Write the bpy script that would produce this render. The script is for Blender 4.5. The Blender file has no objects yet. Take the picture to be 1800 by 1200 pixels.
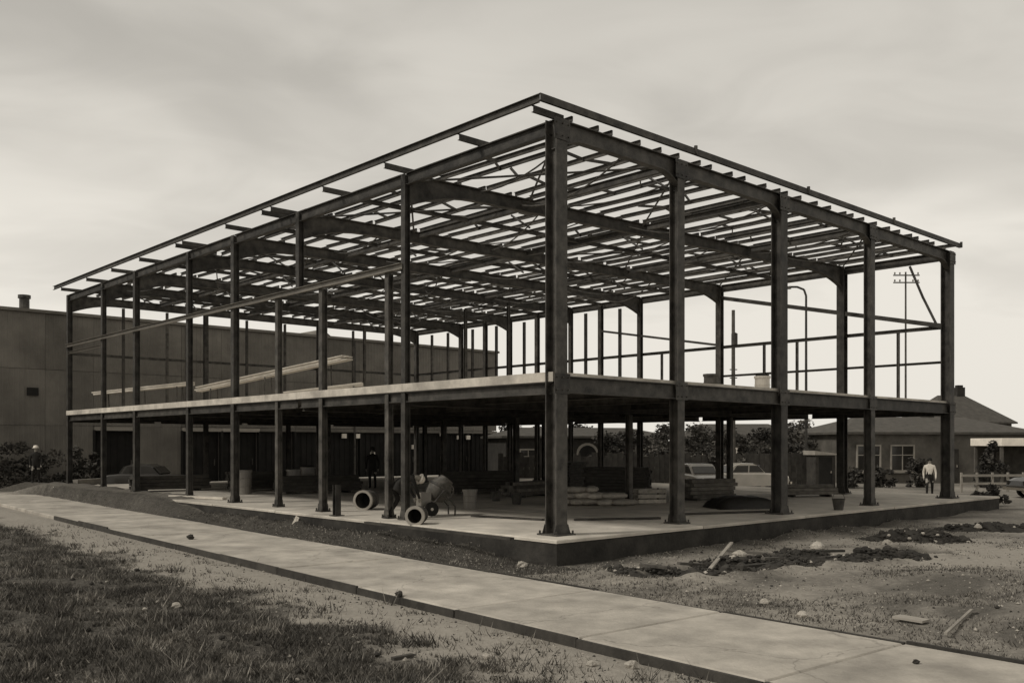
import bpy, math, random
from mathutils import Vector, Matrix, Quaternion, noise
R = math.radians
random.seed(63)
scene = bpy.context.scene
col = scene.collection

# ---------------------------------------------------------------- camera
CAM_Z = 2.41
FPX = 1632.0            # focal length in pixels of the 1800 px wide photograph
cam_d = bpy.data.cameras.new('camera')
cam_d.sensor_width = 36.0
cam_d.lens = FPX / 1800 * 36
cam_d.shift_y = 0.1
cam_d.clip_end = 4000
cam = bpy.data.objects.new('camera', cam_d)
col.objects.link(cam)
cam.location = (0, 0, CAM_Z)
cam.rotation_euler = (R(90), 0, 0)
scene.camera = cam

# ---------------------------------------------------------------- sky, sun, exposure
SUN_TO = Vector((-0.80, -0.28, 0.80)).normalized()
world = bpy.data.worlds.new('World')
scene.world = world
world.use_nodes = True
wn, wl = world.node_tree.nodes, world.node_tree.links
wn.clear()
wo = wn.new('ShaderNodeOutputWorld')
bg = wn.new('ShaderNodeBackground')
bg.inputs['Strength'].default_value = 0.088
sky = wn.new('ShaderNodeTexSky')
sky.sky_type = 'NISHITA'
sky.sun_disc = False
sky.sun_elevation = math.asin(SUN_TO.z)
sky.sun_rotation = math.atan2(SUN_TO.x, SUN_TO.y)
sky.dust_density = 4.0
bw = wn.new('ShaderNodeRGBToBW')
wl.new(sky.outputs[0], bw.inputs[0])
# overcast: cloud sheets seen on a flat ceiling above the place
tc = wn.new('ShaderNodeTexCoord')
sep = wn.new('ShaderNodeSeparateXYZ')
wl.new(tc.outputs['Generated'], sep.inputs[0])
def wmath(op, a, b=None):
    n = wn.new('ShaderNodeMath'); n.operation = op
    for i, v in enumerate((a, b)):
        if v is None: continue
        if isinstance(v, (int, float)): n.inputs[i].default_value = v
        else: wl.new(v, n.inputs[i])
    return n.outputs[0]
zz = wmath('MAXIMUM', sep.outputs['Z'], 0.0)
den = wmath('ADD', zz, 0.22)
cx = wmath('DIVIDE', sep.outputs['X'], den)
cy = wmath('DIVIDE', sep.outputs['Y'], den)
cmb = wn.new('ShaderNodeCombineXYZ')
wl.new(cx, cmb.inputs[0]); wl.new(cy, cmb.inputs[1])
def wnoise(scale, detail, dist, off):
    mp = wn.new('ShaderNodeMapping'); mp.inputs['Location'].default_value = off
    mp.inputs['Scale'].default_value = (1.0, 1.5, 1)
    wl.new(cmb.outputs[0], mp.inputs[0])
    n = wn.new('ShaderNodeTexNoise'); n.inputs['Scale'].default_value = scale
    n.inputs['Detail'].default_value = detail; n.inputs['Distortion'].default_value = dist
    wl.new(mp.outputs[0], n.inputs['Vector'])
    return n.outputs['Fac']
n1 = wnoise(0.85, 4, 0.6, (3.3, 0.7, 0))
n2 = wnoise(2.6, 6, 0.8, (1.3, 4.1, 0))
cl = wmath('ADD', wmath('MULTIPLY', n1, 0.7), wmath('MULTIPLY', n2, 0.3))
ramp = wn.new('ShaderNodeValToRGB')
ramp.color_ramp.interpolation = 'EASE'
ramp.color_ramp.elements[0].position = 0.36; ramp.color_ramp.elements[0].color = (3.3, 3.3, 3.3, 1)
ramp.color_ramp.elements[1].position = 0.64; ramp.color_ramp.elements[1].color = (5.2, 5.2, 5.2, 1)
wl.new(cl, ramp.inputs[0])
# overcast is a little thinner and paler low over the land
low = wmath('POWER', wmath('SUBTRACT', 1.0, wmath('MINIMUM', zz, 1.0)), 3.0)
pale = wmath('MINIMUM', wmath('ADD', ramp.outputs[0], wmath('MULTIPLY', low, 7.0)), 8.7)
# a share of the clear sky behind comes through
mixv = wmath('ADD', wmath('MULTIPLY', pale, 0.90), wmath('MULTIPLY', wmath('MINIMUM', bw.outputs[0], 12.0), 0.05))
tint = wn.new('ShaderNodeMix'); tint.data_type = 'RGBA'; tint.blend_type = 'MULTIPLY'
tint.inputs['Factor'].default_value = 1.0
tint.inputs['A'].default_value = (1.0, 0.952, 0.862, 1)
wl.new(mixv, tint.inputs['B'])
wl.new(tint.outputs['Result'], bg.inputs['Color'])
wl.new(bg.outputs[0], wo.inputs[0])

sun_d = bpy.data.lights.new('sun', 'SUN')
sun_d.energy = 1.5
sun_d.angle = R(10)
sun_d.color = (1.0, 0.95, 0.87)
sun = bpy.data.objects.new('sun', sun_d)
col.objects.link(sun)
sun.rotation_euler = SUN_TO.to_track_quat('Z', 'Y').to_euler()

scene.view_settings.view_transform = 'Standard'
scene.view_settings.look = 'None'
scene.view_settings.exposure = 0.24
scene.view_settings.gamma = 1.0
scene.view_settings.use_curve_mapping = False

# ---------------------------------------------------------------- helpers
def P(px, py, d):
    """a point of the place, from photo pixel and distance in metres"""
    return Vector(((px - 900) / FPX * d, d, CAM_Z + (780 - py) / FPX * d))
def G(px, py, z=0.0):
    return P(px, py, (CAM_Z - z) * FPX / (py - 780))
def at(px, d, z=0.0):
    return Vector(((px - 900) / FPX * d, d, z))

MATS = {}
def mat(name, c, rough=0.85, var=0.25, scale=3.0, bump=0.0, bscale=40.0, metal=0.0, c2=None, obj_var=0.12, spec=0.3):
    if name in MATS: return MATS[name]
    m = bpy.data.materials.new(name); m.use_nodes = True
    N, L = m.node_tree.nodes, m.node_tree.links
    b = N['Principled BSDF']
    b.inputs['Roughness'].default_value = rough
    b.inputs['Metallic'].default_value = metal
    b.inputs['Specular IOR Level'].default_value = spec
    t = N.new('ShaderNodeTexCoord')
    n = N.new('ShaderNodeTexNoise'); n.inputs['Scale'].default_value = scale; n.inputs['Detail'].default_value = 7
    n.inputs['Roughness'].default_value = 0.65
    info = N.new('ShaderNodeObjectInfo')
    off = N.new('ShaderNodeVectorMath'); off.operation = 'MULTIPLY_ADD'
    L.new(info.outputs['Random'], off.inputs[0]); off.inputs[1].default_value = (37, 17, 53)
    L.new(t.outputs['Object'], off.inputs[2]); L.new(off.outputs[0], n.inputs['Vector'])
    r = N.new('ShaderNodeValToRGB')
    k = c2 if c2 else tuple(min(1, v * (1 + var)) for v in c)
    c0 = tuple(v * (1 - var) for v in c)
    r.color_ramp.elements[0].position = 0.32; r.color_ramp.elements[0].color = (*c0, 1)
    r.color_ramp.elements[1].position = 0.70; r.color_ramp.elements[1].color = (*k, 1)
    L.new(n.outputs['Fac'], r.inputs[0])
    hv = N.new('ShaderNodeHueSaturation')
    mr = N.new('ShaderNodeMapRange'); mr.inputs['To Min'].default_value = 1 - obj_var; mr.inputs['To Max'].default_value = 1 + obj_var
    L.new(info.outputs['Random'], mr.inputs['Value']); L.new(mr.outputs[0], hv.inputs['Value'])
    L.new(r.outputs[0], hv.inputs['Color']); L.new(hv.outputs[0], b.inputs['Base Color'])
    if bump:
        n2 = N.new('ShaderNodeTexNoise'); n2.inputs['Scale'].default_value = bscale; n2.inputs['Detail'].default_value = 6
        L.new(t.outputs['Object'], n2.inputs['Vector'])
        bp = N.new('ShaderNodeBump'); bp.inputs['Strength'].default_value = bump; bp.inputs['Distance'].default_value = 0.02
        L.new(n2.outputs['Fac'], bp.inputs['Height']); L.new(bp.outputs[0], b.inputs['Normal'])
    MATS[name] = m
    return m

def g(v, w=1.0):        # warm grey of a toned monochrome print
    return (v * 1.06, v * 0.978, v * 0.848)
STEEL = mat('steel_primer', g(.034), .6, .5, 3.2, .3, 40, c2=g(.085), spec=.35, obj_var=.25)
STEEL2 = mat('steel_light_section', g(.045), .65, .5, 3.0, .2, 40, c2=g(.11), spec=.35, obj_var=.3)
CONC = mat('concrete', g(.56), .92, .25, 0.7, .5, 20)
DECKC = mat('deck_concrete', g(.60), .9, .18, 1.6, .3, 30)
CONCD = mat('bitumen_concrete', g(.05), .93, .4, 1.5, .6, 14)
PATH = mat('paving_concrete', g(.47), .93, .2, 1.3, .55, 22, obj_var=.06)
WOODD = mat('dark_timber', g(.05), .9, .4, 3, .3, 30)
WOODP = mat('pale_timber', g(.55), .85, .2, 3, .3, 30)
WHITE = mat('white_paint', g(.74), .6, .12, 3)
SHEET = mat('corrugated_sheet', g(.185), .85, .22, 0.45, .15, 8, obj_var=.03)
DOORM = mat('shade_black', g(.016), .85, .4, 1.5, .2, 12)  # near-black: shade at the back of the ground floor put into the colour
LINTEL = mat('pale_lintel', g(.30), .85, .2, 2)
GLASS = mat('window_glass', g(.03), .12, .2, 2, spec=.6)
BRICKD = mat('dark_brick', g(.035), .92, .35, 2.5, .4, 25)
RENDER = mat('house_render', g(.14), .9, .25, 1.2, .3, 20)
ROOFM = mat('roof_slate', g(.075), .85, .25, 2.5, .4, 14)
BLACKP = mat('black_paint', g(.014), .25, .2, 2, spec=.6)
GREYP = mat('grey_car_paint', g(.16), .25, .15, 2, spec=.6)
PALEP = mat('pale_car_paint', g(.5), .25, .12, 2, spec=.6)
RUBBER = mat('rubber', g(.014), .8, .2, 5)
CHROME = mat('chrome', g(.55), .25, .1, 5, metal=.9)
DARKC = mat('dark_cloth', g(.022), .9, .35, 9)
PALEC = mat('pale_cloth', g(.62), .9, .15, 9)
SKIN = mat('skin', g(.3), .6, .1, 6)
SACK = mat('sack_cloth', g(.34), .95, .3, 6, .3, 40, obj_var=.35)
STONE = mat('stone', g(.40), .9, .3, 4, .4, 20)
SOIL = mat('dark_soil', g(.042), .95, .4, 4, .6, 16)
BARK = mat('bark', g(.09), .95, .35, 5, .6, 18)
LEAF1 = mat('leaf_dark', g(.045), .8, .4, 1.2)
LEAF2 = mat('leaf_mid', g(.075), .8, .4, 1.2)
LEAF3 = mat('leaf_pale', g(.11), .8, .3, 1.2)
GR1 = mat('grass_dark', g(.055), .85, .4, 1.2)
GR2 = mat('grass_dry', g(.12), .85, .3, 1.2)
GR3 = mat('grass_straw', g(.27), .85, .3, 1.2)

def weather(m, amount=.35, scale=.45, crack=1.1, crackw=.018):
    N, L = m.node_tree.nodes, m.node_tree.links; b = N['Principled BSDF']
    src = b.inputs['Base Color'].links[0].from_socket
    geo = N.new('ShaderNodeNewGeometry')
    n = N.new('ShaderNodeTexNoise'); n.inputs['Scale'].default_value = scale; n.inputs['Detail'].default_value = 9; n.inputs['Roughness'].default_value = .7
    L.new(geo.outputs['Position'], n.inputs['Vector'])
    r = N.new('ShaderNodeValToRGB'); r.color_ramp.elements[0].position = .36; r.color_ramp.elements[1].position = .62
    r.color_ramp.elements[0].color = (1 - amount, 1 - amount, 1 - amount, 1); L.new(n.outputs['Fac'], r.inputs[0])
    mx = N.new('ShaderNodeMix'); mx.data_type = 'RGBA'; mx.blend_type = 'MULTIPLY'; mx.inputs['Factor'].default_value = 1
    L.new(src, mx.inputs['A']); L.new(r.outputs[0], mx.inputs['B']); out = mx.outputs['Result']
    if crack:
        n3 = N.new('ShaderNodeTexNoise'); n3.inputs['Scale'].default_value = 1.5; n3.inputs['Detail'].default_value = 4; L.new(geo.outputs['Position'], n3.inputs['Vector'])
        ad = N.new('ShaderNodeVectorMath'); ad.operation = 'MULTIPLY_ADD'; ad.inputs[1].default_value = (.9, .9, .9); L.new(n3.outputs['Color'], ad.inputs[0]); L.new(geo.outputs['Position'], ad.inputs[2])
        v = N.new('ShaderNodeTexVoronoi'); v.feature = 'DISTANCE_TO_EDGE'; v.inputs['Scale'].default_value = crack * .5; L.new(ad.outputs[0], v.inputs['Vector'])
        r2 = N.new('ShaderNodeValToRGB'); r2.color_ramp.elements[0].color = (.35, .35, .35, 1); r2.color_ramp.elements[1].position = crackw
        L.new(v.outputs['Distance'], r2.inputs[0])
        m2 = N.new('ShaderNodeMix'); m2.data_type = 'RGBA'; m2.blend_type = 'MULTIPLY'; m2.inputs['Factor'].default_value = .5
        L.new(out, m2.inputs['A']); L.new(r2.outputs[0], m2.inputs['B']); out = m2.outputs['Result']
    L.new(out, b.inputs['Base Color'])
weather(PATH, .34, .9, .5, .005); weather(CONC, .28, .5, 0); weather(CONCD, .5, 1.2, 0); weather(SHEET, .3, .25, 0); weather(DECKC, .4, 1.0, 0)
weather(RENDER, .4, .6, 0)

class MB:
    def __init__(s): s.v = []; s.f = []; s.m = []; s.cm = 0
    def add(s, vs, fs):
        o = len(s.v); s.v += [tuple(p) for p in vs]
        for f in fs: s.f.append([i + o for i in f]); s.m.append(s.cm)
    def box(s, c, d, rz=0, rot=None, taper=1.0):
        M = rot if rot else Matrix.Rotation(rz, 3, 'Z')
        vs = []
        for z in (-.5, .5):
            k = taper if z > 0 else 1
            for x, y in ((-.5, -.5), (.5, -.5), (.5, .5), (-.5, .5)):
                vs.append(Vector(c) + M @ Vector((x * d[0] * k, y * d[1] * k, z * d[2])))
        s.add(vs, [(3, 2, 1, 0), (4, 5, 6, 7), (0, 1, 5, 4), (1, 2, 6, 5), (2, 3, 7, 6), (3, 0, 4, 7)])
        return s
    def tube(s, p0, p1, r0, r1=None, n=8, caps=True):
        r1 = r0 if r1 is None else r1
        p0, p1 = Vector(p0), Vector(p1)
        q = (p1 - p0).to_track_quat('Z', 'Y')
        vs = []
        for p, r in ((p0, r0), (p1, r1)):
            for i in range(n):
                a = 2 * math.pi * i / n
                vs.append(p + q @ Vector((r * math.cos(a), r * math.sin(a), 0)))
        fs = [(i, (i + 1) % n, n + (i + 1) % n, n + i) for i in range(n)]
        if caps: fs += [tuple(range(n - 1, -1, -1)), tuple(range(n, 2 * n))]
        s.add(vs, fs); return s
    def path(s, pts, rs, n=6):
        for i in range(len(pts) - 1): s.tube(pts[i], pts[i + 1], rs[i], rs[i + 1], n)
        return s
    def lathe(s, prof, n=16, M=None, caps=True):
        M = M or Matrix.Identity(4); vs = []; k = len(prof)
        for r, z in prof:
            for i in range(n):
                a = 2 * math.pi * i / n
                vs.append(M @ Vector((r * math.cos(a), r * math.sin(a), z)))
        fs = []
        for j in range(k - 1):
            for i in range(n):
                fs.append((j * n + i, j * n + (i + 1) % n, (j + 1) * n + (i + 1) % n, (j + 1) * n + i))
        if caps and prof[0][0] > 0.001: fs.append(tuple(range(n - 1, -1, -1)))
        if caps and prof[-1][0] > 0.001: fs.append(tuple(range((k - 1) * n, k * n)))
        s.add(vs, fs); return s
    def loft(s, rings, closed=True, caps=True):
        n = len(rings[0]); vs = [p for r in rings for p in r]; fs = []
        for j in range(len(rings) - 1):
            for i in range(n if closed else n - 1):
                fs.append((j * n + i, j * n + (i + 1) % n, (j + 1) * n + (i + 1) % n, (j + 1) * n + i))
        if caps: fs += [tuple(range(n - 1, -1, -1)), tuple(range((len(rings) - 1) * n, len(rings) * n))]
        s.add(vs, fs); return s
    def mesh(s, name, mats, smooth=False):
        me = bpy.data.meshes.new(name); me.from_pydata(s.v, [], s.f)
        for m in (mats if isinstance(mats, (list, tuple)) else [mats]): me.materials.append(m)
        me.polygons.foreach_set('material_index', s.m)
        if smooth: me.polygons.foreach_set('use_smooth', [True] * len(s.f))
        me.update(); return me
    def build(s, name, mats, parent=None, loc=(0, 0, 0), rz=0, smooth=False):
        return put(name, s.mesh(name, mats, smooth), parent, loc, rz)

def put(name, me, parent=None, loc=(0, 0, 0), rz=0, quat=None):
    o = bpy.data.objects.new(name, me); col.objects.link(o)
    o.location = loc
    if quat is not None:
        o.rotation_mode = 'QUATERNION'; o.rotation_quaternion = quat
    else: o.rotation_euler = (0, 0, rz)
    if parent is not None: o.parent = parent
    return o
def tag(o, label=None, cat=None, group=None, kind=None):
    if label: o['label'] = label
    if cat: o['category'] = cat
    if group: o['group'] = group
    if kind: o['kind'] = kind
    return o
def thing(name, label, cat, loc=(0, 0, 0), rz=0, group=None):
    return tag(put(name, None, None, loc, rz), label, cat, group)
def copy_tree(o, parent=None, loc=None, rz=None):
    c = o.copy(); col.objects.link(c); c.parent = parent
    if loc is not None: c.location = loc
    if rz is not None: c.rotation_euler.z = rz
    for ch in list(o.children): copy_tree(ch, c)
    return c

# sections along +X, top of the section at z = 0
def sec_i(d, w, tf, tw):
    a, b = w / 2, tw / 2
    return [(-a, -d), (a, -d), (a, -d + tf), (b, -d + tf), (b, -tf), (a, -tf), (a, 0), (-a, 0), (-a, -tf), (-b, -tf), (-b, -d + tf), (-a, -d + tf)]
def sec_c(d, w, t):
    return [(0, -d), (w, -d), (w, -d + t), (t, -d + t), (t, -t), (w, -t), (w, 0), (0, 0)]
CACHE = {}
def sec_mesh(kind, dims, L, m):
    key = (kind, dims, round(L, 2), m.name)
    if key not in CACHE:
        prof = sec_i(*dims) if kind == 'i' else sec_c(*dims)
        CACHE[key] = MB().loft([[(x, y, z) for y, z in prof] for x in (0, round(L, 2))]).mesh('section', m)
    return CACHE[key]
def bar(name, p0, p1, parent, kind='i', dims=(.3, .15, .02, .012), m=STEEL, up=Vector((0, 0, 1))):
    p0, p1 = Vector(p0), Vector(p1); d = p1 - p0; L = d.length
    x = d.normalized(); z = (up - x * up.dot(x)).normalized(); y = z.cross(x)
    q = Matrix((x, y, z)).transposed().to_quaternion()
    return put(name, sec_mesh(kind, dims, L, m), parent, p0, quat=q)
ROD = {}
def rod(name, p0, p1, parent, r=.02, m=STEEL):
    p0, p1 = Vector(p0), Vector(p1); L = round((p1 - p0).length, 1)
    key = (L, r, m.name)
    if key not in ROD: ROD[key] = MB().tube((0, 0, 0), (0, 0, L), r, n=6).mesh('rod', m)
    return put(name, ROD[key], parent, p0, quat=(p1 - p0).to_track_quat('Z', 'Y'))

# ---------------------------------------------------------------- ground
PD = Vector((.637, -.771)); PN = Vector((.771, .637))       # footpath direction and its normal
PN0, PN1 = 7.76, 10.46
def pn(x, y): return x * PN.x + y * PN.y
BANG = math.atan2(.678, .735)
BO = Vector((.93, 19.5, .5))
cb, sb_ = math.cos(BANG), math.sin(BANG)
def toloc(x, y):
    dx, dy = x - BO.x, y - BO.y
    return dx * cb + dy * sb_, -dx * sb_ + dy * cb
def toworld(u, v, z=0):
    return Vector((BO.x + u * cb - v * sb_, BO.y + u * sb_ + v * cb, BO.z + z))
def nz(x, y, s, o=0): return noise.noise(Vector((x * s + o, y * s - o * .7, o)))
def sm(a, b, t):
    t = max(0, min(1, (t - a) / (b - a))); return t * t * (3 - 2 * t)
T0, T1 = Vector((2.4, 16.9)), Vector((9.2, 20.9))           # trench line
def trench(x, y):
    p = Vector((x, y)); d = T1 - T0; t = max(0, min(1, (p - T0).dot(d) / d.length_squared))
    q = T0 + d * t
    return (p - q).length, t
def ground_z(x, y):
    n = pn(x, y)
    if x * x + y * y > 200 ** 2: return -0.05
    z = .05 * nz(x, y, .45) + .03 * nz(x, y, 1.7, 5) + .012 * nz(x, y, 5.0, 9)
    z += .035 * abs(nz(x, y, 3.1, 14)) * (1 if n < 7.5 or n > 10.8 else 0)
    if n < 6.2: z += .07 * nz(x, y, 1.0, 51) + .07 * abs(nz(x, y, 2.6, 52)) + .03 * nz(x, y, 6.0, 53)
    if n < 6.2: z += .10 * sm(6.2, 4.6, n) * (1 + .8 * nz(x, y, .6, 3))
    if n > 10.5 and y < 19 and x > 5.4:
        z += .16 * sm(5.4, 7.5, x) * sm(19, 16, y) * (1 + .6 * nz(x, y, .7, 8))
    d, t = trench(x, y)
    z -= .34 * sm(.55, .12, d + .22 * nz(x, y, 1.6, 2)) * (1 if (t < .42 or .5 < t < .85) else .25)
    z += .10 * sm(.5, .75, d) * sm(1.35, .9, d) * (.6 + nz(x, y, 2.3, 4))
    flat = sm(.5, .12, max(PN0 - n, n - PN1, 0))
    z = z * (1 - flat) - .04 * flat
    u, v = toloc(x, y)
    if -2.2 < u < -.8 and -2 < v < 33 and n > PN1 + .05: z += .30 * sm(-1.9, -.85, u) * sm(PN1 + .1, PN1 + .7, n) * sm(-.2, 2.5, v) * (.75 + .6 * nz(x, y, .9, 61))
    if -1.9 < v < -.8 and 2 < u < 23: z += .16 * sm(-1.8, -.85, v) * max(0, .4 + nz(x, y, .6, 62)) * sm(2, 5, u)
    if -.75 < u < 22.3 and -.75 < v < 31.5: z = min(z, -.03)
    if v > 13 and -2.0 < u < 1.6 and n > PN1 + .02:       # earth thrown up over the slab edge along the far columns
        hb = (.50 + .07 * nz(x, y, .9, 64) + .05 * nz(x, y, 2.2, 65)) * sm(13, 18.5, v + 1.5 * nz(x, y, .5, 66)) * sm(-1.9, -.95, u) * sm(PN1 - .02, PN1 + .14, n) * sm(1.5, .4, u + .5 * nz(x, y, .7, 67)) * 1.12
        z = max(z, hb)
    return z
def axis(parts):
    a = []
    for lo, hi, st in parts:
        n = max(1, int(round((hi - lo) / st)))
        a += [lo + (hi - lo) * i / n for i in range(n)]
    return a + [parts[-1][1]]
gx = axis([(-1500, -300, 300), (-300, -60, 30), (-60, -22, 2.0), (-22, 14, .17), (14, 60, 2), (60, 300, 30), (300, 1500, 300)])
gy = axis([(-200, 0, 40), (0, 8, 1.0), (8, 22, .13), (22, 46, .25), (46, 120, 4), (120, 400, 35), (400, 2500, 300)])
gm = MB(); W = len(gx)
gm.v = [(x, y, ground_z(x, y)) for y in gy for x in gx]
gm.f = [(j * W + i, j * W + i + 1, (j + 1) * W + i + 1, (j + 1) * W + i) for j in range(len(gy) - 1) for i in range(W - 1)]
gm.m = [0] * len(gm.f)

def soil_mix(x, y):
    """earth (0) .. pale dry dirt (1); second value: dark wet soil and painted trench and slab foot shade"""
    n = pn(x, y); e = nz(x, y, .8, 11); e2 = nz(x, y, 2.6, 21)
    edge = n + .9 * e + .35 * e2
    u, v = toloc(x, y)
    if n < 9: pale = sm(5.4, 6.2, edge) * (.80 + .2 * e)
    else:
        pale = .42 + .45 * e + .2 * e2
        pale += .5 * sm(6, 9.5, x) * sm(16.2, 17.6, y + .6 * e) * sm(25, 20, y)
        if u < -.8 and v > -1.5: pale -= .75
    d, t = trench(x, y)
    damp_shade = sm(.75, .25, d + .3 * e + .2 * e2)  # shade of the trench hollow painted in as darker soil
    damp_shade = max(damp_shade, .75 * sm(.75, .1, abs(v + .95) + .3 * e) * (1 if 0 < u < 23 else 0))  # shade at the front slab foot, painted as a dark strip
    if n > 11 and x > 6: damp_shade = max(damp_shade, .8 * sm(-.15, .25, e + .25 * e2) * sm(16.8, 15.2, y))
    if u < 1.6 and v > -1.5 and n > 10.4: damp_shade = max(damp_shade, .55 + .5 * e + .3 * e2)
    # pale sandy strip in the verge and old puddle marks
    q = Vector((x + 11.0, y - 24.0)); s1 = q.dot(PD); s2 = q.dot(PN)
    if n < 8 and abs(s1) < 6: pale = max(pale, sm(.75, .2, abs(s2) + .3 * e) * sm(6, 4, abs(s1)) * 1.3)
    return max(0, min(1.3, pale)), max(0, min(1, damp_shade))
me = gm.mesh('ground', [], True)
att = me.color_attributes.new('soil', 'FLOAT_COLOR', 'POINT')
buf = []
for x, y, z in gm.v:
    if y < 60 and abs(x) < 60:
        a, b = soil_mix(x, y); buf += [a, b, 0, 1]
    else: buf += [.25, 0, 0, 1]
att.data.foreach_set('color', buf)
GM = bpy.data.materials.new('ground_soil'); GM.use_nodes = True
N, L = GM.node_tree.nodes, GM.node_tree.links
b = N['Principled BSDF']; b.inputs['Roughness'].default_value = .95; b.inputs['Specular IOR Level'].default_value = .15
vc = N.new('ShaderNodeVertexColor'); vc.layer_name = 'soil'
se = N.new('ShaderNodeSeparateColor'); L.new(vc.outputs[0], se.inputs[0])
tcn = N.new('ShaderNodeTexCoord')
def nse(scale, det=8, rough=.65):
    n = N.new('ShaderNodeTexNoise'); n.inputs['Scale'].default_value = scale; n.inputs['Detail'].default_value = det
    n.inputs['Roughness'].default_value = rough; L.new(tcn.outputs['Object'], n.inputs['Vector']); return n.outputs['Fac']
def mixc(f, a, b_):
    n = N.new('ShaderNodeMix'); n.data_type = 'RGBA'
    for s_, v in (('Factor', f), ('A', a), ('B', b_)):
        if isinstance(v, tuple): n.inputs[s_].default_value = (*v, 1)
        elif isinstance(v, float): n.inputs[s_].default_value = v
        else: L.new(v, n.inputs[s_])
    return n.outputs['Result']
def mm(op, a, c):
    n = N.new('ShaderNodeMath'); n.operation = op; n.use_clamp = (op != 'MULTIPLY_ADD')
    for i, v in enumerate((a, c)):
        if isinstance(v, float): n.inputs[i].default_value = v
        else: L.new(v, n.inputs[i])
    return n.outputs[0]
fine = nse(9); mid = nse(2.2); grit = nse(45, 5)
earth = mixc(mid, g(.028), g(.07))
dirt = mixc(fine, g(.24), g(.50))
f1 = mm('SUBTRACT', mm('ADD', se.outputs[0], mm('MULTIPLY', fine, .6)), .22)
c1 = mixc(f1, earth, dirt)
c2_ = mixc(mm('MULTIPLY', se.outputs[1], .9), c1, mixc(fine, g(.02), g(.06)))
c3 = mixc(mm('MULTIPLY', mm('SUBTRACT', grit, .5), 2.2), c2_, mixc(.5, c2_, g(.5)))
L.new(c3, b.inputs['Base Color'])
bp = N.new('ShaderNodeBump'); bp.inputs['Strength'].default_value = .7; bp.inputs['Distance'].default_value = .06
L.new(mm('ADD', mm('MULTIPLY', fine, .7), mm('MULTIPLY', grit, .3)), bp.inputs['Height']); L.new(bp.outputs[0], b.inputs['Normal'])
me.materials.append(GM)
ground = tag(put('ground', me), 'rough earth and dry dirt of the building site', None, None, 'structure')

# ---------------------------------------------------------------- footpath
fp = tag(put('footpath', None), 'pale concrete footpath crossing the site in front of the slab', None, None, 'structure')
def pw(s, n, z=0): return Vector((PD.x * s + PN.x * n, PD.y * s + PN.y * n, z))
s = -62.0; i = 0
PROT = math.atan2(PD.y, PD.x)
while s < 8:
    ln = 4.2 if s < -36 else 2.7 + random.uniform(-.25, .25)
    w = PN1 - PN0
    mb = MB()
    hx, hy, t, bv = ln / 2 - .012, w / 2, .14, .02
    hx2 = hx
    def ring(hx, hy, z): return [(-hx, -hy, z), (hx, -hy, z), (hx, hy, z), (-hx, hy, z)]
    mb.loft([ring(hx, hy, -t), ring(hx, hy, -bv), ring(hx - bv, hy - bv, 0)])
    p = pw(s + ln / 2, (PN0 + PN1) / 2, .075 + random.uniform(-.012, .012))
    o = mb.build('paving_slab', PATH, fp, p, PROT + random.uniform(-.004, .004))
    for n_, nm in ((PN0 - .045, 'a'), (PN1 + .05, 'b')):
        if random.random() < (.82 if s > -30 else .4):
            eb = MB().box((0, 0, -.06), (ln - .02, .045, .17)).build('edging_board', WOODD, fp, pw(s + ln / 2, n_ + random.uniform(-.015, .02), .072 + random.uniform(-.03, .02)), PROT + random.uniform(-.008, .008))
    s += ln

# ---------------------------------------------------------------- concrete slab of the new building
slab = tag(put('floor_slab', None, None, BO, BANG), 'raised concrete ground slab carrying the steel frame', None, None, 'structure')
U1, V1 = 19.7, 31.2
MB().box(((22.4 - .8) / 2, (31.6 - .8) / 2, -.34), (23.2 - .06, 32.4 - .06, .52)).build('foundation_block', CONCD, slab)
us = [-.8, 4.1, 8.7, 13.9, 18.4, 22.4]; vs_ = [-.8, 5.3, 10.6, 14.7, 18.2, 23.2, 26.8, 31.6]
for a in range(len(us) - 1):
    for c in range(len(vs_) - 1):
        w, h = us[a + 1] - us[a] - .03, vs_[c + 1] - vs_[c] - .03
        mb = MB(); mb.loft([[(x * w / 2, y * h / 2, -.07) for x, y in ((-1, -1), (1, -1), (1, 1), (-1, 1))],
                 [(x * w / 2, y * h / 2, -.015) for x, y in ((-1, -1), (1, -1), (1, 1), (-1, 1))],
                 [(x * (w / 2 - .015), y * (h / 2 - .015), 0) for x, y in ((-1, -1), (1, -1), (1, 1), (-1, 1))]])
        mb.build('slab_panel', CONC, slab, ((us[a] + us[a + 1]) / 2, (vs_[c] + vs_[c + 1]) / 2, random.uniform(-.008, .006)))

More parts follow.
